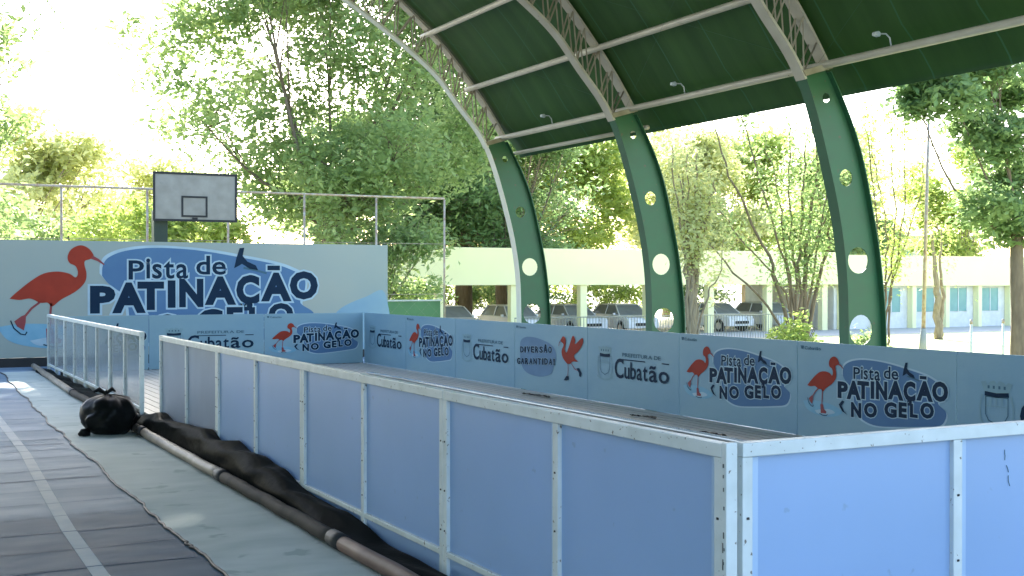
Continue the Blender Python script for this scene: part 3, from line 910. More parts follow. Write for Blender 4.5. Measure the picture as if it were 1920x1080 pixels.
# rubbish bag
def bag():
    from mathutils import noise
    r = empty('rubbish_bag', (2.78, 16.95, 0), 'full black rubbish bag with tied neck on the pale mat beside the pipe', 'rubbish bag')
    nu, nv = 40, 26
    vs = []
    for j in range(nv + 1):
        v = j / nv
        ph = v * math.pi
        for i in range(nu):
            th = 2 * math.pi * i / nu
            R_ = .36 * math.sin(ph) ** .75
            z = .25 - .27 * math.cos(ph)
            d = Vector((math.cos(th), math.sin(th), 0))
            nn = noise.fractal(Vector((d.x * 1.8, d.y * 1.8, z * 4)), 1, 2, 4)
            cr = math.sin(th * 7 + nn * 5) * .02 * math.sin(ph)
            rr_ = R_ * (1 + .22 * nn) + cr
            if v > .82: rr_ *= 1 - (v - .82) * 2.2
            vs.append((d.x * rr_ * 1.0 + .02, d.y * rr_, max(.006, z + .03 * nn)))
    fs = [(j * nu + i, j * nu + (i + 1) % nu, (j + 1) * nu + (i + 1) % nu, (j + 1) * nu + i) for j in range(nv) for i in range(nu)]
    MB().add(vs, fs, 'black').build('sack', r, True)
    mb = MB()
    mb.tube([(0, 0, .46), (-.02, 0, .53), (-.05, .01, .57)], [.05, .025, .045], 'black', 10)
    mb.tube([(-.03, 0, .54), (-.12, .02, .60), (-.19, .0, .57)], [.02, .035, .012], 'black', 8)
    mb.tube([(-.03, 0, .54), (.05, .03, .60), (.10, .05, .56)], [.02, .03, .012], 'black', 8)
    mb.build('tied_neck', r, True)
    mb = MB(); mb.tube([(-.28, -.12, .05), (-.36, -.16, .06), (-.40, -.15, .03)], [.06, .05, .02], 'black', 8)
    mb.build('corner_tuft', r, True)
bag()
# dark scraps on the rink floor
random.seed(21)
for (xx, yy, L, lb) in ((9.05, 11.9, .9, 'dark crumpled scrap on the rink floor below the right PATINAÇÃO panels'),
                        (9.4, 13.9, .5, 'small dark scrap on the rink floor, between the other two scraps'),
                        (9.6, 17.2, .8, 'farthest dark scrap on the rink floor, below DIVERSÃO panel')):
    mb = MB(); vs = []
    n = 16
    for i in range(n):
        t = i / (n - 1); c = t * L
        for k in range(5):
            u = k / 4 - .5
            vs.append((u * (.045 + .04 * random.random()) + .05 * math.sin(t * 5), c, .004 + max(0, 0.018 * math.sin(t * 9 + k * 1.7)) + random.random() * .012))
    mb.add(vs, [(i * 5 + k, i * 5 + k + 1, (i + 1) * 5 + k + 1, (i + 1) * 5 + k) for i in range(n - 1) for k in range(4)], 'black')
    o = mb.build('plastic_scrap', loc=(xx, yy, .158)); tag(o, lb, 'scrap')

# ------------------------------------------------------------------ basketball backboard
r = empty('basketball_backboard', (6.8, 33.3, 0), 'weathered grey basketball backboard with black border on a dark green post', 'backboard')
MB().box(6.56 - 6.8, 8.75 - 6.8, -.3, -.26, 3.62, 4.88, 'board').build('board', r)
mb = MB()
def border(x0, x1, z0, z1, t):
    mb.box(x0, x1, -.315, -.302, z1 - t, z1, 'rubber'); mb.box(x0, x1, -.315, -.302, z0, z0 + t, 'rubber')
    mb.box(x0, x0 + t, -.315, -.302, z0 + t, z1 - t, 'rubber'); mb.box(x1 - t, x1, -.315, -.302, z0 + t, z1 - t, 'rubber')
border(6.54 - 6.8, 8.77 - 6.8, 3.60, 4.90, .06)
mb.build('border', r)
mb = MB(); border(7.28 - 6.8, 7.97 - 6.8, 3.72, 4.28, .05); mb.build('target_square', r)
MB().box(-.19, .17, -.1, .26, 0, 3.9, 'dkgreen').build('post', r, bevel=.02)
MB().box(.3, .6, -.255, -.1, 3.9, 4.1, 'dkgreen').box(-.1, .6, -.1, .0, 3.92, 4.08, 'dkgreen').build('arm', r)
mb = MB(); mb.box(.76, .9, -.34, -.318, 3.62, 3.71, 'rubber'); mb.build('rim_plate', r)

# ------------------------------------------------------------------ court fence and low green wall
r = empty('court_fence', (9.2, 36, 0), 'tall tube fence with slender posts and top rail behind the big banner', 'fence')
for k in range(-2, 6):
    x = 4.66 + 2.32 * k - 9.2
    MB().tube([(x, 0, 0), (x, 0, 4.62)], .035, 'galv', 8).build('post', r, True)
MB().tube([(4.66 - 4.64 - 9.2, 0, 4.65), (4.66 + 11.6 - 9.2, 0, 4.65)], .035, 'galv', 8).build('top_rail', r, True)
mb = MB()
for z in (1.6, 3.2): mb.tube([(4.66 - 4.64 - 9.2, 0, z), (4.66 + 11.6 - 9.2, 0, z)], .008, 'galv', 4)
mb.build('tension_wires', r)
x0, x1 = 4.66 - 4.64 - 9.2, 4.66 + 11.6 - 9.2
mb = MB()
d = .5
k = x0 - 4.6
while k < x1:
    a0, a1 = max(k, x0), min(k + 4.6, x1)
    if a1 > a0:
        mb.tube([(a0, .0, a0 - k), (a1, .0, a1 - k)], 0.0012, 'galv', 3, False)
        mb.tube([(a0, .01, 4.6 - (a0 - k)), (a1, .01, 4.6 - (a1 - k))], 0.0012, 'galv', 3, False)
    k += d
mb.build('wire_mesh', r)
r = empty('green_wall', (10, 36.4, 0), 'low dark green wall with a pale coping right of the big banner', 'wall')
MB().box(-14, 6.3, 0, .2, 0, 1.37, 'gwall').build('wall_face', r)
MB().box(-14.02, 6.33, -.03, .23, 1.373, 1.42, 'cap').build('coping', r)

# ------------------------------------------------------------------ carport building and school block
r = empty('carport', (36, 50, -.6), 'long pale yellow carport roof on square columns above the parked cars', 'carport')
MB().box(-24, 9.5, 0, 7.5, 2.42, 4.12, 'yellow').build('roof', r, bevel=.02)
for k in range(9):
    x = 18.6 + 3.7 * k - 36
    MB().box(x, x + .36, .15, .5, 0, 2.417, 'yellow').build('column', r)
r = empty('school_block', (57, 50, -.6), 'pale yellow low building with teal windows at the right, beyond the lawn', 'building')
MB().box(-11.4, 30, 0, 8, 2.34, 4.0, 'yellow').build('upper_wall', r)
MB().box(-11.4, 30, .5, 8, 0, 2.337, 'white').build('lower_wall', r)
for k in range(16):
    x = -11.2 + 2.55 * k
    MB().box(x, x + .28, .1, .48, 0, 2.337, 'yellow').build('pier', r)
    w_ = MB().box(x + .6, x + 2.0, .45, .497, .9, 2.2, 'teal').build('window', r)
    mb = MB()
    for q in (.6, 1.28, 1.96): mb.box(x + q, x + q + .05, .42, .447, .87, 2.23, 'white')
    mb.build('window_frame', w_)
r = empty('white_house', (78, 78, -.6), 'white two storey building with a balustrade far behind the yellow roof', 'building')
MB().box(-7, 8, 0, 10, 0, 6.2, 'white').build('wall', r)
MB().box(-7.3, 8.3, -.4, 10.3, 6.203, 6.5, 'white').build('roof', r)
for k in range(5):
    MB().box(-6 + k * 2.8, -4.6 + k * 2.8, -.03, -.003, 3.6, 5.2, 'teal').build('window', r)
mb = MB()
for k in range(30): mb.box(-7 + k * .5, -6.9 + k * .5, -1.3, -1.2, 3.0, 3.9, 'white')
mb.box(-7, 8, -1.32, -1.18, 3.903, 4.0, 'white'); mb.box(-7, 8, -1.4, -.01, 2.8, 2.997, 'white')
mb.build('balustrade', r)

# ------------------------------------------------------------------ railing behind the right wall
r = empty('car_park_railing', (32, 45.0, -.6), 'thin grey upright railing in front of the parked cars', 'railing')
MB().box(-8.5, 6, -.02, .02, 1.06, 1.10, 'railing').build('top_rail', r)
mb = MB()
for k in range(97): mb.box(-8.5 + k * .15, -8.48 + k * .15, -.01, .01, 0, 1.058, 'railing')
b_ = mb.build('bars', r)

# ------------------------------------------------------------------ cars
def make_car(m):
    r = empty('parked_car', (0, 0, 0))
    L2, W2 = 2.1, .86
    prof = [(-2.1, .35), (-2.12, .62), (-2.0, .80), (-1.1, .93), (-.9, .95), (1.55, .97), (2.0, .9), (2.1, .62), (2.08, .35)]
    # wheel-arched underside
    def arch_pts(cx):
        return [(cx + .36 * math.cos(t), .30 + .36 * math.sin(t)) for t in [math.pi * k / 8 for k in range(9)]]
    bottom = [(2.08, .3)] + arch_pts(1.3) + arch_pts(-1.3) + [(-2.1, .3)]
    poly = prof + bottom
    mb = MB(); mb.prism(poly, 'x', -W2, W2, m)
    o = mb.build('body', r, bevel=.04)
    # greenhouse: glass block with roof and pillars
    def loft(pts_lo, pts_hi, wl, wh, mm, nm, par):
        q = MB()
        (a, z0), (b, _) = pts_lo; (c, z1), (d_, _) = pts_hi
        v = [(-wl, a, z0), (wl, a, z0), (wl, b, z0), (-wl, b, z0), (-wh, c, z1), (wh, c, z1), (wh, d_, z1), (-wh, d_, z1)]
        q.add(v, [(0, 3, 2, 1), (4, 5, 6, 7), (0, 1, 5, 4), (1, 2, 6, 5), (2, 3, 7, 6), (3, 0, 4, 7)], mm)
        return q.build(nm, par, bevel=.02)
    loft(((-1.12, .925), (1.72, .925)), ((-.45, 1.40), (1.25, 1.40)), .80, .62, 'glass', 'windows', r)
    loft(((-.50, 1.401), (1.32, 1.401)), ((-.30, 1.47), (1.1, 1.47)), .65, .56, m, 'roof', r)
    for s_ in (-1, 1):
        MB().tube([(s_ * .80, -1.10, .93), (s_ * .635, -.46, 1.41)], .03, m, 6).build('pillar', r)
        MB().tube([(s_ * .80, 1.70, .93), (s_ * .635, 1.26, 1.41)], .045, m, 6).build('pillar', r)
        MB().tube([(s_ * .80, .32, .93), (s_ * .64, .30, 1.41)], .03, m, 6).build('pillar', r)
    for s_ in (-1, 1):
        for cy in (-1.3, 1.3):
            wv = MB().tube([(s_ * .66, cy, .30), (s_ * .87, cy, .30)], .30, 'tyre', 18).build('tyre', r)
            wv.name = 'wheel'
            MB().tube([(s_ * .868, cy, .30), (s_ * .882, cy, .30)], .19, 'rim', 12).build('rim', wv)
        MB().box(s_ * .52 - .17, s_ * .52 + .17, -2.14, -2.03, .62, .76, 'headlight').build('headlight', r, bevel=.01)
        MB().box(s_ * .66 - .12, s_ * .66 + .12, 2.06, 2.12, .68, .85, 'taillight').build('tail_light', r, bevel=.01)
        MB().box(s_ * .93 - .06, s_ * .93 + .06, -.86, -.74, .92, 1.03, m).build('mirror', r, bevel=.01)
    MB().box(-.45, .45, -2.15, -2.11, .42, .56, 'tyre').build('grille', r)
    return r
protos = {}
cars = [(21.0, 52.2, .15, 'car_dark', 'dark car parked nearest the green wall, mostly hidden by it'),
        (23.9, 52.6, .05, 'car_white', 'white car parked between the green wall and the first green column'),
        (27.2, 52.4, 0, 'car_white', 'white car parked behind the first green column'),
        (30.6, 52.8, .08, 'car_silver', 'silver car parked right of the first green column, behind the railing'),
        (33.4, 52.3, -.05, 'car_white', 'white car parked under the carport just left of the second green column'),
        (39.2, 52.5, .1, 'car_white', 'white car parked between the second green column and the leaning tree stems'),
        (42.6, 52.5, 0, 'car_silver', 'silver car half hidden behind the yellow green bush')]
for (x, y, a, m, lb) in cars:
    if m not in protos: o = protos[m] = make_car(m)
    else: o = copy_tree(protos[m])
    o.location = (x, y, -.592); o.rotation_euler = (0, 0, a)
    tag(o, lb, 'car', 'cars parked beyond the right wall')

# ------------------------------------------------------------------ trees
def leaves(name, pts, size, m, parent, seed, flat=.6, loc=(0, 0, 0)):
    rng = np.random.default_rng(seed)
    pts = np.asarray(pts, float); n = len(pts)
    nrm = rng.normal(size=(n, 3)); nrm[:, 2] = np.abs(nrm[:, 2]) + flat
    nrm /= np.linalg.norm(nrm, axis=1)[:, None]
    a = np.cross(nrm, rng.normal(size=(n, 3))); a /= np.linalg.norm(a, axis=1)[:, None]
    b = np.cross(nrm, a)
    s_ = size * rng.uniform(.55, 1.35, n)[:, None]
    V = np.stack([pts - a * s_, pts - b * s_ * .42 + nrm * s_ * .12, pts + a * s_, pts + b * s_ * .42 + nrm * s_ * .12], 1).reshape(-1, 3)
    me = bpy.data.meshes.new(name)
    me.vertices.add(4 * n); me.vertices.foreach_set('co', V.ravel())
    me.loops.add(4 * n); me.loops.foreach_set('vertex_index', np.arange(4 * n, dtype=np.int32))
    me.polygons.add(n); me.polygons.foreach_set('loop_start', np.arange(0, 4 * n, 4, dtype=np.int32))
    me.polygons.foreach_set('loop_total', np.full(n, 4, dtype=np.int32))
    me.materials.append(M[m]); me.update(calc_edges=True)
    o = bpy.data.objects.new(name, me); C.objects.link(o); o.parent = parent; o.location = loc
    return o

def clumps(rng, lobes, per, sub_r, nleaf):
    """lobes: (x,y,z,r) ; each carries sub clumps near its shell, each a small cloud of leaves"""
    out = []
    for (x, y, z, r_) in lobes:
        k = max(3, int(per * r_ * r_))
        d = rng.normal(size=(k, 3)); d /= np.linalg.norm(d, axis=1)[:, None]
        c = np.array([x, y, z]) + d * r_ * rng.uniform(.35, 1.05, k)[:, None] * np.array([1, 1, .75])
        for q in c:
            out.append(q + rng.normal(size=(nleaf, 3)) * sub_r * np.array([1, 1, .6]))
    return np.concatenate(out)

def tree(name, loc, trunk_h, trunk_r, lobes, leaf, size, label, cat='tree', group=None, per=9, sub=.4, nleaf=24, seed=1, bark='bark', lean=(0, 0), high=None, keep=1.0):
    r = empty(name, loc, label, cat, group)
    rng = np.random.default_rng(seed); random.seed(seed)
    mb = MB()
    top = Vector((lean[0], lean[1], trunk_h))
    pts = [Vector((0, 0, -.05)), Vector((lean[0] * .2 + .05, lean[1] * .2, trunk_h * .35)), Vector((lean[0] * .6 - .04, lean[1] * .6, trunk_h * .7)), top]
    mb.tube(catmull(pts, 4), [trunk_r * (1.35 - .55 * i / 12) for i in range(13)], bark, 10)
    mb.build('trunk', r, True)
    mb = MB()
    for li, (x, y, z, rr_) in enumerate(lobes):
        if random.random() > keep: continue
        e = Vector((x, y, z)); st = top + Vector((0, 0, -random.random() * trunk_h * .3))
        mid = st.lerp(e, .5) + Vector((random.uniform(-.3, .3), random.uniform(-.3, .3), -.12 * (e - st).length + random.uniform(0, .3)))
        pp = catmull([st, mid, e], 4)
        r0 = trunk_r * random.uniform(.14, .3)
        mb.tube(pp, [r0 * (1 - .8 * i / (len(pp) - 1)) for i in range(len(pp))], bark, 6)
        for _ in range(int(3 + rr_ * 2)):
            dv = Vector((random.gauss(0, 1), random.gauss(0, 1), random.gauss(.2, .8))).normalized() * rr_ * random.uniform(.6, 1.0)
            s0 = mid.lerp(e, random.uniform(.2, 1))
            mb.tube([s0, s0.lerp(e + dv, .5) + Vector((0, 0, .1)), e + dv], [r0 * .3, r0 * .2, .008], bark, 4)
    mb.build('branches', r, True)
    leaves('crown', clumps(rng, lobes, per, sub, nleaf), size, leaf, r, seed + 7)
    if high: leaves('sun_block_crown', clumps(rng, high, 9, .5, 20), .36, leaf, r, seed + 8)  # extra foliage above the view, added to keep sun off the floor
    return r

def lobes_in(seed, n, cx, cy, cz, rx, ry, rz, r0, r1):
    rng = random.Random(seed); out = []
    while len(out) < n:
        a, b, c = (rng.uniform(-1, 1) for _ in range(3))
        if a * a + b * b + c * c > 1: continue
        out.append((cx + a * rx, cy + b * ry, cz + c * rz, rng.uniform(r0, r1)))
    return out

# big tree behind the fence; its unseen upper crown is added to block sun
tree('shade_tree', (15.2, 43.5, -.6), 5.5, .45,
     lobes_in(11, 38, .4, -.5, 8.9, 5.9, 3.8, 5.6, 1.2, 2.1) + [(-6.3, -1, 9.2, 1.0), (-4.8, -.5, 11.5, 1.5), (-7.4, -.5, 10.9, .8), (-6.3, -.5, 10.4, .9)],
     'leaf_mid', .15, 'tallest green tree filling the middle of the view behind the tube fence', per=11, sub=.40, nleaf=30, seed=3,
     high=lobes_in(12, 46, -2.5, 0, 20.5, 11.5, 4.5, 5.5, 2.0, 3.0), keep=.45)
tree('shade_tree', (28.2, 60.0, -.6), 5.5, .4, lobes_in(21, 34, -1.0, 0, 9.6, 6.4, 3.2, 5.6, 1.4, 2.4) ,
     'leaf_dark', .15, 'darker dense tree right of the tallest one, behind the first canopy rib', per=13, sub=.40, nleaf=30, seed=5,
     high=lobes_in(22, 26, -3, 0, 22, 9.5, 4, 6.5, 2.2, 3.2), keep=.5)
tree('shade_tree', (22.5, 62, -.6), 4.5, .3, lobes_in(23, 18, 0, 0, 7.5, 4.6, 3, 4.2, 1.3, 2.1),
     'leaf_mid', .15, 'mid green tree behind the carport, left of the first canopy rib', per=12, sub=.4, nleaf=26, seed=15, keep=.5)
tree('shade_tree', (29.5, 58, -.6), 3.5, .3, lobes_in(31, 30, 0, 0, 7.6, 6.0, 3, 5.0, 1.2, 2.0),
     'leaf_dark', .18, 'dark green tree above the carport between the first and second columns', per=7, sub=.45, nleaf=24, seed=6)
tree('small_tree', (15.5, 40.6, -.6), 1.6, .14, lobes_in(41, 12, 0, 0, 3.4, 3.2, 1.0, 1.5, .6, 1.0),
     'leaf_mid', .13, 'low green tree behind the fence at the right edge of the big banner', per=26, sub=.28, nleaf=26, seed=8)
tree('small_tree', (8.6, 42.5, -.6), 1.8, .15, lobes_in(42, 14, 0, 0, 3.8, 3.0, 1.2, 1.6, .7, 1.1),
     'leaf_lime', .14, 'yellow green low tree directly behind the basketball backboard', per=24, sub=.3, nleaf=26, seed=9)
tree('small_tree', (5.0, 46, -.6), 2.0, .15, lobes_in(43, 14, 0, 0, 3.6, 2.6, 1.2, 1.7, .7, 1.2),
     'leaf_mid', .14, 'green low tree left of the backboard, over the bird banner', per=24, sub=.3, nleaf=26, seed=10)
tree('small_tree', (1.9, 40.5, -.6), 1.6, .12, lobes_in(44, 10, 0, 0, 3.2, 1.6, 1.2, 1.5, .6, 1.0),
     'leaf_lime', .13, 'low bushy tree at the left picture edge behind the fence', per=24, sub=.3, nleaf=26, seed=11)
tree('hazy_tree', (6.5, 66, -.6), 4.5, .25, lobes_in(51, 20, 0, 0, 7.4, 5.0, 2.5, 3.4, 1.0, 1.6),
     'leaf_pale', .24, 'pale sunlit open tree far behind, left of the backboard', per=11, sub=.5, nleaf=22, seed=12, bark='palebark')
tree('hazy_tree', (13, 72, -.6), 4.5, .25, lobes_in(52, 20, 0, 0, 7.2, 5.2, 2.5, 3.0, 1.0, 1.6),
     'leaf_pale', .24, 'pale sunlit tree far behind, above the backboard', per=11, sub=.5, nleaf=22, seed=13, bark='palebark')
tree('tall_tree', (2.7, 38.5, -.6), 6.5, .2, lobes_in(61, 22, -.1, 0, 7.6, 1.3, 1.5, 5.4, .6, 1.1) + lobes_in(62, 10, -3, 1, 15, 4, 3, 3, 1.4, 2.2),
     'leaf_mid', .15, 'tree cut by the left picture edge with loose drooping foliage', per=14, sub=.35, nleaf=20, seed=14, keep=.4)
# palm at the top left corner
def palm(loc, h, label, nf=16, L=2.2, seed=1, tr=.14, lm='leaf_mid'):
    random.seed(seed)
    r = empty('palm_tree', loc, label, 'palm')
    MB().tube(catmull([(0, 0, -.05), (.1, 0, h * .4), (.05, 0, h * .8), (0, 0, h)], 4), tr, 'palebark', 10).build('trunk', r, True)
    for k in range(nf):
        az = 2 * math.pi * k / nf + random.uniform(-.2, .2); up = random.uniform(-.1, 1.0)
        mb = MB(); pts = []
        for i in range(11):
            t = i / 10
            rr_ = L * t * math.cos(up * .6)
            pts.append(Vector((math.cos(az) * rr_, math.sin(az) * rr_, h + L * (t * up - t * t * .95))))
        mb.tube(pts, [.03 * (1 - .8 * i / 10) for i in range(11)], lm, 5)
        side = Vector((-math.sin(az), math.cos(az), 0))
        for i in range(1, 11):
            for s_ in (-1, 1):
                for q in (0, .5):
                    p = pts[i - 1].lerp(pts[i], q); ln = .6 * (1 - .5 * i / 10) * L / 2.2
                    d = (pts[i] - pts[i - 1]).normalized()
                    tip = p + side * s_ * ln * .75 + d * ln * .35 - Vector((0, 0, ln * .45))
                    mb.add([p - d * .03, p + d * .03, tip], [(0, 1, 2)], lm)
        mb.build('frond', r)
    return r
palm((2.45, 34.6, 0), 10.6, 'palm with drooping fronds at the top left picture corner', 18, 2.7, 4)

# right-hand side: pale trees behind the carport
bt = [(36.5, 72, 8.5, 'leaf_pale', 77, 'taller pale tree right of the second column, behind the carport'),
      (51, 74, 8.0, 'leaf_pale', 78, 'taller pale tree behind the third column'),
      (68, 74, 7.5, 'leaf_pale', 79, 'pale tree beside the white house'),
      (33, 66, 5.5, 'leaf_pale', 71, 'pale tree behind the carport, above the second green column'),
      (40, 68, 6.5, 'leaf_lime', 72, 'yellow green tree behind the carport, left of the upright stems'),
      (47.5, 66, 6.0, 'leaf_pale', 73, 'pale tree behind the carport, directly behind the upright stems'),
      (55, 70, 6.5, 'leaf_lime', 74, 'yellow green tree behind the low building, right of the third column'),
      (62, 68, 6.2, 'leaf_mid', 75, 'greener tree behind the low building near the slender pole'),
      (78, 72, 7.5, 'leaf_lime', 76, 'yellow green tree over the low building at the right picture edge')]
for (x, y, h, m, sd_, lb) in bt:
    tree('background_tree', (x, y, -.6), h * .45, .25, lobes_in(sd_, 24, 0, 0, h + 1.2, 4.4, 2.5, 5.2, 1.1, 1.9), m, .24, lb, per=11, sub=.5, nleaf=22, seed=sd_, bark='palebark')
for (x, y, sd_, m, lb) in ((25.0, 61, 81, 'leaf_lime', 'hedge tree seen under the carport beside the green wall'), (32, 62, 82, 'leaf_mid', 'hedge tree seen under the carport between the first two columns'),
                    (38.5, 63, 83, 'leaf_lime', 'hedge tree seen under the carport left of the leaning stems'), (45, 63, 84, 'leaf_mid', 'hedge tree seen under the carport behind the yellow green bush')):
    tree('hedge_tree', (x, y, -.6), .8, .12, lobes_in(sd_, 12, 0, 0, 1.7, 3.2, .9, 1.1, .6, 1.0), m, .15, lb, per=18, sub=.32, nleaf=22, seed=sd_)

# multi-stemmed tree with leaning branches in front of the carport
def stems(name, loc, specs, leafm, label, seed, leaf_from=.35, dens=60, spread=.14, size=.07, bark='bark'):
    r = empty(name, loc, label, 'tree')
    random.seed(seed); rng = np.random.default_rng(seed)
    P = []
    for (pts, r0) in specs:
        q = catmull([Vector(p) for p in pts], 5)
        q = [p + Vector((random.gauss(0, .035), random.gauss(0, .035), 0)) if i else p for i, p in enumerate(q)]
        MB().tube(q, [r0 * (1 - .75 * i / (len(q) - 1)) for i in range(len(q))], bark, 7).build('stem', r, True)
        n = len(q)
        for i in range(int(n * leaf_from), n):
            k = int(dens * random.uniform(.3, 1.4))
            P.append(np.array(q[i]) + rng.normal(size=(k, 3)) * spread * np.array([1, 1, 2.0]))
    if P: leaves('crown', np.concatenate(P), size, leafm, r, seed)
    return r
def at(x, y, Y, zz=None):
    """measured point: where the sight line through (x, y) of the survey photo meets the plane Y"""
    f, yaw, pit = 2311.06, .4791, .0062
    F = Vector((math.sin(yaw) * math.cos(pit), math.cos(yaw) * math.cos(pit), -math.sin(pit)))
    R_ = Vector((math.cos(yaw), -math.sin(yaw), 0)); U = R_.cross(F)
    d = F + R_ * ((x - 960) / f) + U * ((540 - y) / f)
    t = Y / d.y
    return Vector((0, 0, 2.04)) + d * t
B5 = at(1500, 625, 30); B5.z = -.6
def rel(lst, Y, base): return [at(x, y, Y) - base for x, y in lst]
specs = []
z0 = Vector((0, 0, 0))
def st_(lst, r0, Y=30.0, base=None, jitter=.2):
    global specs
    specs.append(([z0 + Vector((random.uniform(-.15, .15), 0, 0))] + rel(lst, Y, base), r0))
random.seed(77)
st_([(1440, 575), (1340, 470), (1250, 368)], .05, base=B5)
st_([(1460, 540), (1420, 440), (1370, 330), (1335, 230)], .07, base=B5)
st_([(1475, 520), (1440, 400), (1400, 250), (1390, 190)], .05, base=B5)
st_([(1480, 540), (1470, 440), (1450, 330), (1425, 230)], .05, base=B5)
st_([(1498, 520), (1500, 420), (1508, 330), (1512, 240)], .07, base=B5)
st_([(1510, 520), (1515, 420), (1530, 330), (1535, 250)], .09, base=B5)
st_([(1530, 540), (1550, 470), (1560, 380), (1566, 290)], .08, base=B5)
st_([(1520, 540), (1538, 430), (1546, 330), (1540, 200)], .05, base=B5)
st_([(1490, 530), (1484, 430), (1478, 340), (1480, 230)], .06, base=B5)
st_([(1505, 540), (1522, 470), (1550, 400), (1572, 330)], .06, base=B5)
st_([(1470, 550), (1410, 470), (1350, 400), (1300, 330)], .04, base=B5)
stems('multi_stem_tree', B5, specs[:2], 'leaf_pale', 'long bare leaning stems reaching left over the carport', 31, .6, 14, .14, .07)
stems('multi_stem_tree', B5 + Vector((.1, .1, 0)), specs[2:], 'leaf_mid', 'clump of dark upright leafy stems left of the third green column', 32, .3, 60, .18, .08)
B6 = at(1296, 622, 29); B6.z = -.6
specs = []
for k in range(9):
    dx = random.uniform(-22, 22)
    st_([(1296 + dx * .4, 560), (1296 + dx * .8, 480), (1296 + dx * 1.5, 400), (1296 + dx * 2.4, 300 + random.uniform(-30, 60))], random.uniform(.05, .09), 29, B6)
specs.append(([z0] + rel([(1320, 570), (1345, 520), (1360, 440)], 29, B6), .04))
stems('fibrous_tree', B6, specs, 'leaf_pale', 'clustered pale brown trunk right of the second green column', 33, .5, 40, .22, .08, 'palebark')
B9 = at(1655, 622, 30); B9.z = -.6
specs = []
for (a_, b_, c_) in ((1668, 1690, 1698), (1660, 1678, 1672), (1655, 1662, 1640), (1665, 1705, 1730), (1650, 1645, 1625)):
    st_([(a_, 560), (b_, 430), (c_, 300 + random.uniform(-60, 40)), (c_ - 5, 210)], .045, 30, B9)
stems('multi_stem_tree', B9, specs, 'leaf_lime', 'spray of thin leafy stems right of the third green column', 34, .35, 40, .2, .08)
B10 = at(1760, 612, 40); B10.z = -.6
specs = [([z0] + rel([(1757, 560), (1752, 500), (1748, 440)], 40, B10), .2), ([z0] + rel([(1768, 570), (1762, 500), (1765, 430)], 40, B10), .12)]
stems('forked_trunk', B10, specs, 'leaf_lime', 'reddish forked trunk behind the slender pole', 35, .8, 60, .5, .1, 'palebark')
# pole with conical foot
Bp = at(1730, 636, 27); Bp.z = -.6
r = empty('slender_pole', Bp, 'slender grey pole with thick conical foot on the lawn', 'pole')
MB().tube([(0, 0, 0), (0, 0, .16), (0, 0, .30), (0, 0, .42)], [.22, .24, .15, .13], 'concrete', 14).build('foot', r, True)
q = at(1741, 225, 27) - Bp
MB().tube([(0, 0, .40), (.03, 0, 1.2)], [.13, .085], 'concrete', 12).build('sleeve', r, True)
MB().tube([(.03, 0, 1.2), q], [.06, .045], 'galv', 10).build('shaft', r, True)
# big right tree: trunk close, dark crown overhead
Bt = at(1908, 650, 22); Bt.z = -.6
lo = [at(x, y, 22 + dy) - Bt for x, y, dy in ((1880, 330, .3), (1850, 390, -.2), (1900, 420, .1), (1720, 190, .5), (1800, 130, 1.0), (1740, 150, .4), (1790, 190, -.6), (1850, 130, 0), (1900, 180, .7), (1960, 120, 0), (1830, 90, .8), (1880, 260, -.4), (1920, 320, .2), (1760, 110, -.2),
      (2000, 220, .3), (2060, 150, -.5), (1900, 60, .5), (1990, 40, -.7), (1850, 30, .2), (2080, 60, .4), (1950, 390, 0), (1820, 240, .6))]
tree('broadleaf_tree', Bt, 4.4, .17, [(v.x, v.y, v.z, .62 + .12 * (i % 3)) for i, v in enumerate(lo)], 'leaf_dark', .12,
     'dark green broadleaf tree at the right picture edge with a brown trunk', per=100, sub=.19, nleaf=20, seed=41, keep=.4)
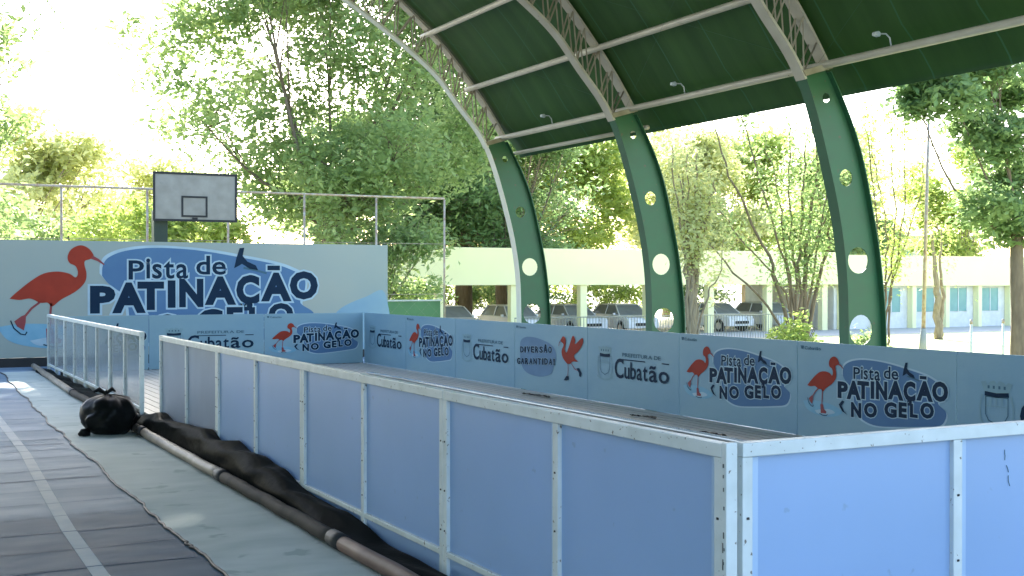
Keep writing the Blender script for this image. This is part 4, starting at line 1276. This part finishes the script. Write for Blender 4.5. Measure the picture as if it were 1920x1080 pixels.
# bushes
def bush(loc, rx, ry, h, m, label, seed, size=.09, n=2600):
    r = empty('bush', loc, label, 'bush')
    rng = np.random.default_rng(seed); random.seed(seed)
    mb = MB()
    for k in range(9):
        a = random.uniform(0, 6.28); e = Vector((math.cos(a) * rx * .7, math.sin(a) * ry * .7, h * random.uniform(.5, .9)))
        mb.tube([(0, 0, 0), e * .5 + Vector((0, 0, .1)), e], [.03, .02, .008], 'bark', 5)
    mb.build('branches', r)
    c = rng.normal(size=(38, 3)); c /= np.linalg.norm(c, axis=1)[:, None]
    c = c * rng.uniform(.4, 1, 38)[:, None] * np.array([rx, ry, h * .5]) + np.array([0, 0, h * .5])
    P = np.concatenate([q + rng.normal(size=(n // 38, 3)) * .16 for q in c]); P[:, 2] = np.abs(P[:, 2])
    leaves('foliage', P, size, m, r, seed)
b_ = at(1495, 632, 27.5); b_.z = -.6
bush(b_, .85, .6, 1.55, 'leaf_lime', 'bright yellow green bush above the wall left of the third column', 51)
b_ = at(1622, 640, 28); b_.z = -.6
bush(b_, .55, .5, 1.0, 'leaf_mid', 'small green bush seen behind the foot of the third column', 52, n=1600)
# bollards
for (x, lb) in ((1821, 'left one of two short bollards on the lawn at the right'), (1881, 'right one of two short bollards on the lawn at the right')):
    p = at(x, 640, 22); p.z = -.6
    r = empty('bollard', p, lb, 'bollard', 'bollards on the lawn')
    MB().tube([(0, 0, 0), (0, 0, 1.55)], .03, 'cap', 10).build('shaft', r, True)
    MB().tube([(0, 0, 1.55), (0, 0, 1.66)], [.036, .03], 'galv', 10).build('top', r, True)

# unseen trees added along the open left side to cut sky light
lt = tree('sky_screen_tree', (-11, -2, -.6), 2.0, .3, lobes_in(91, 16, 0, 0, 5.2, 2.6, 3.6, 3.0, 1.3, 1.9), 'leaf_dark', .42,
          'first dark tree of the added sky-blocking row left of the canopy', group='added sky-blocking trees along the left side', per=7, sub=.5, nleaf=14, seed=91)
for i in range(1, 6):
    o = copy_tree(lt); o.location = (-11 - .4 * (i % 2), -2 + 6.2 * i, -.6); o.rotation_euler.z = i * 1.3
    o['label'] = '%s dark tree of the added sky-blocking row left of the canopy' % ['', 'second', 'third', 'fourth', 'fifth', 'sixth'][i]
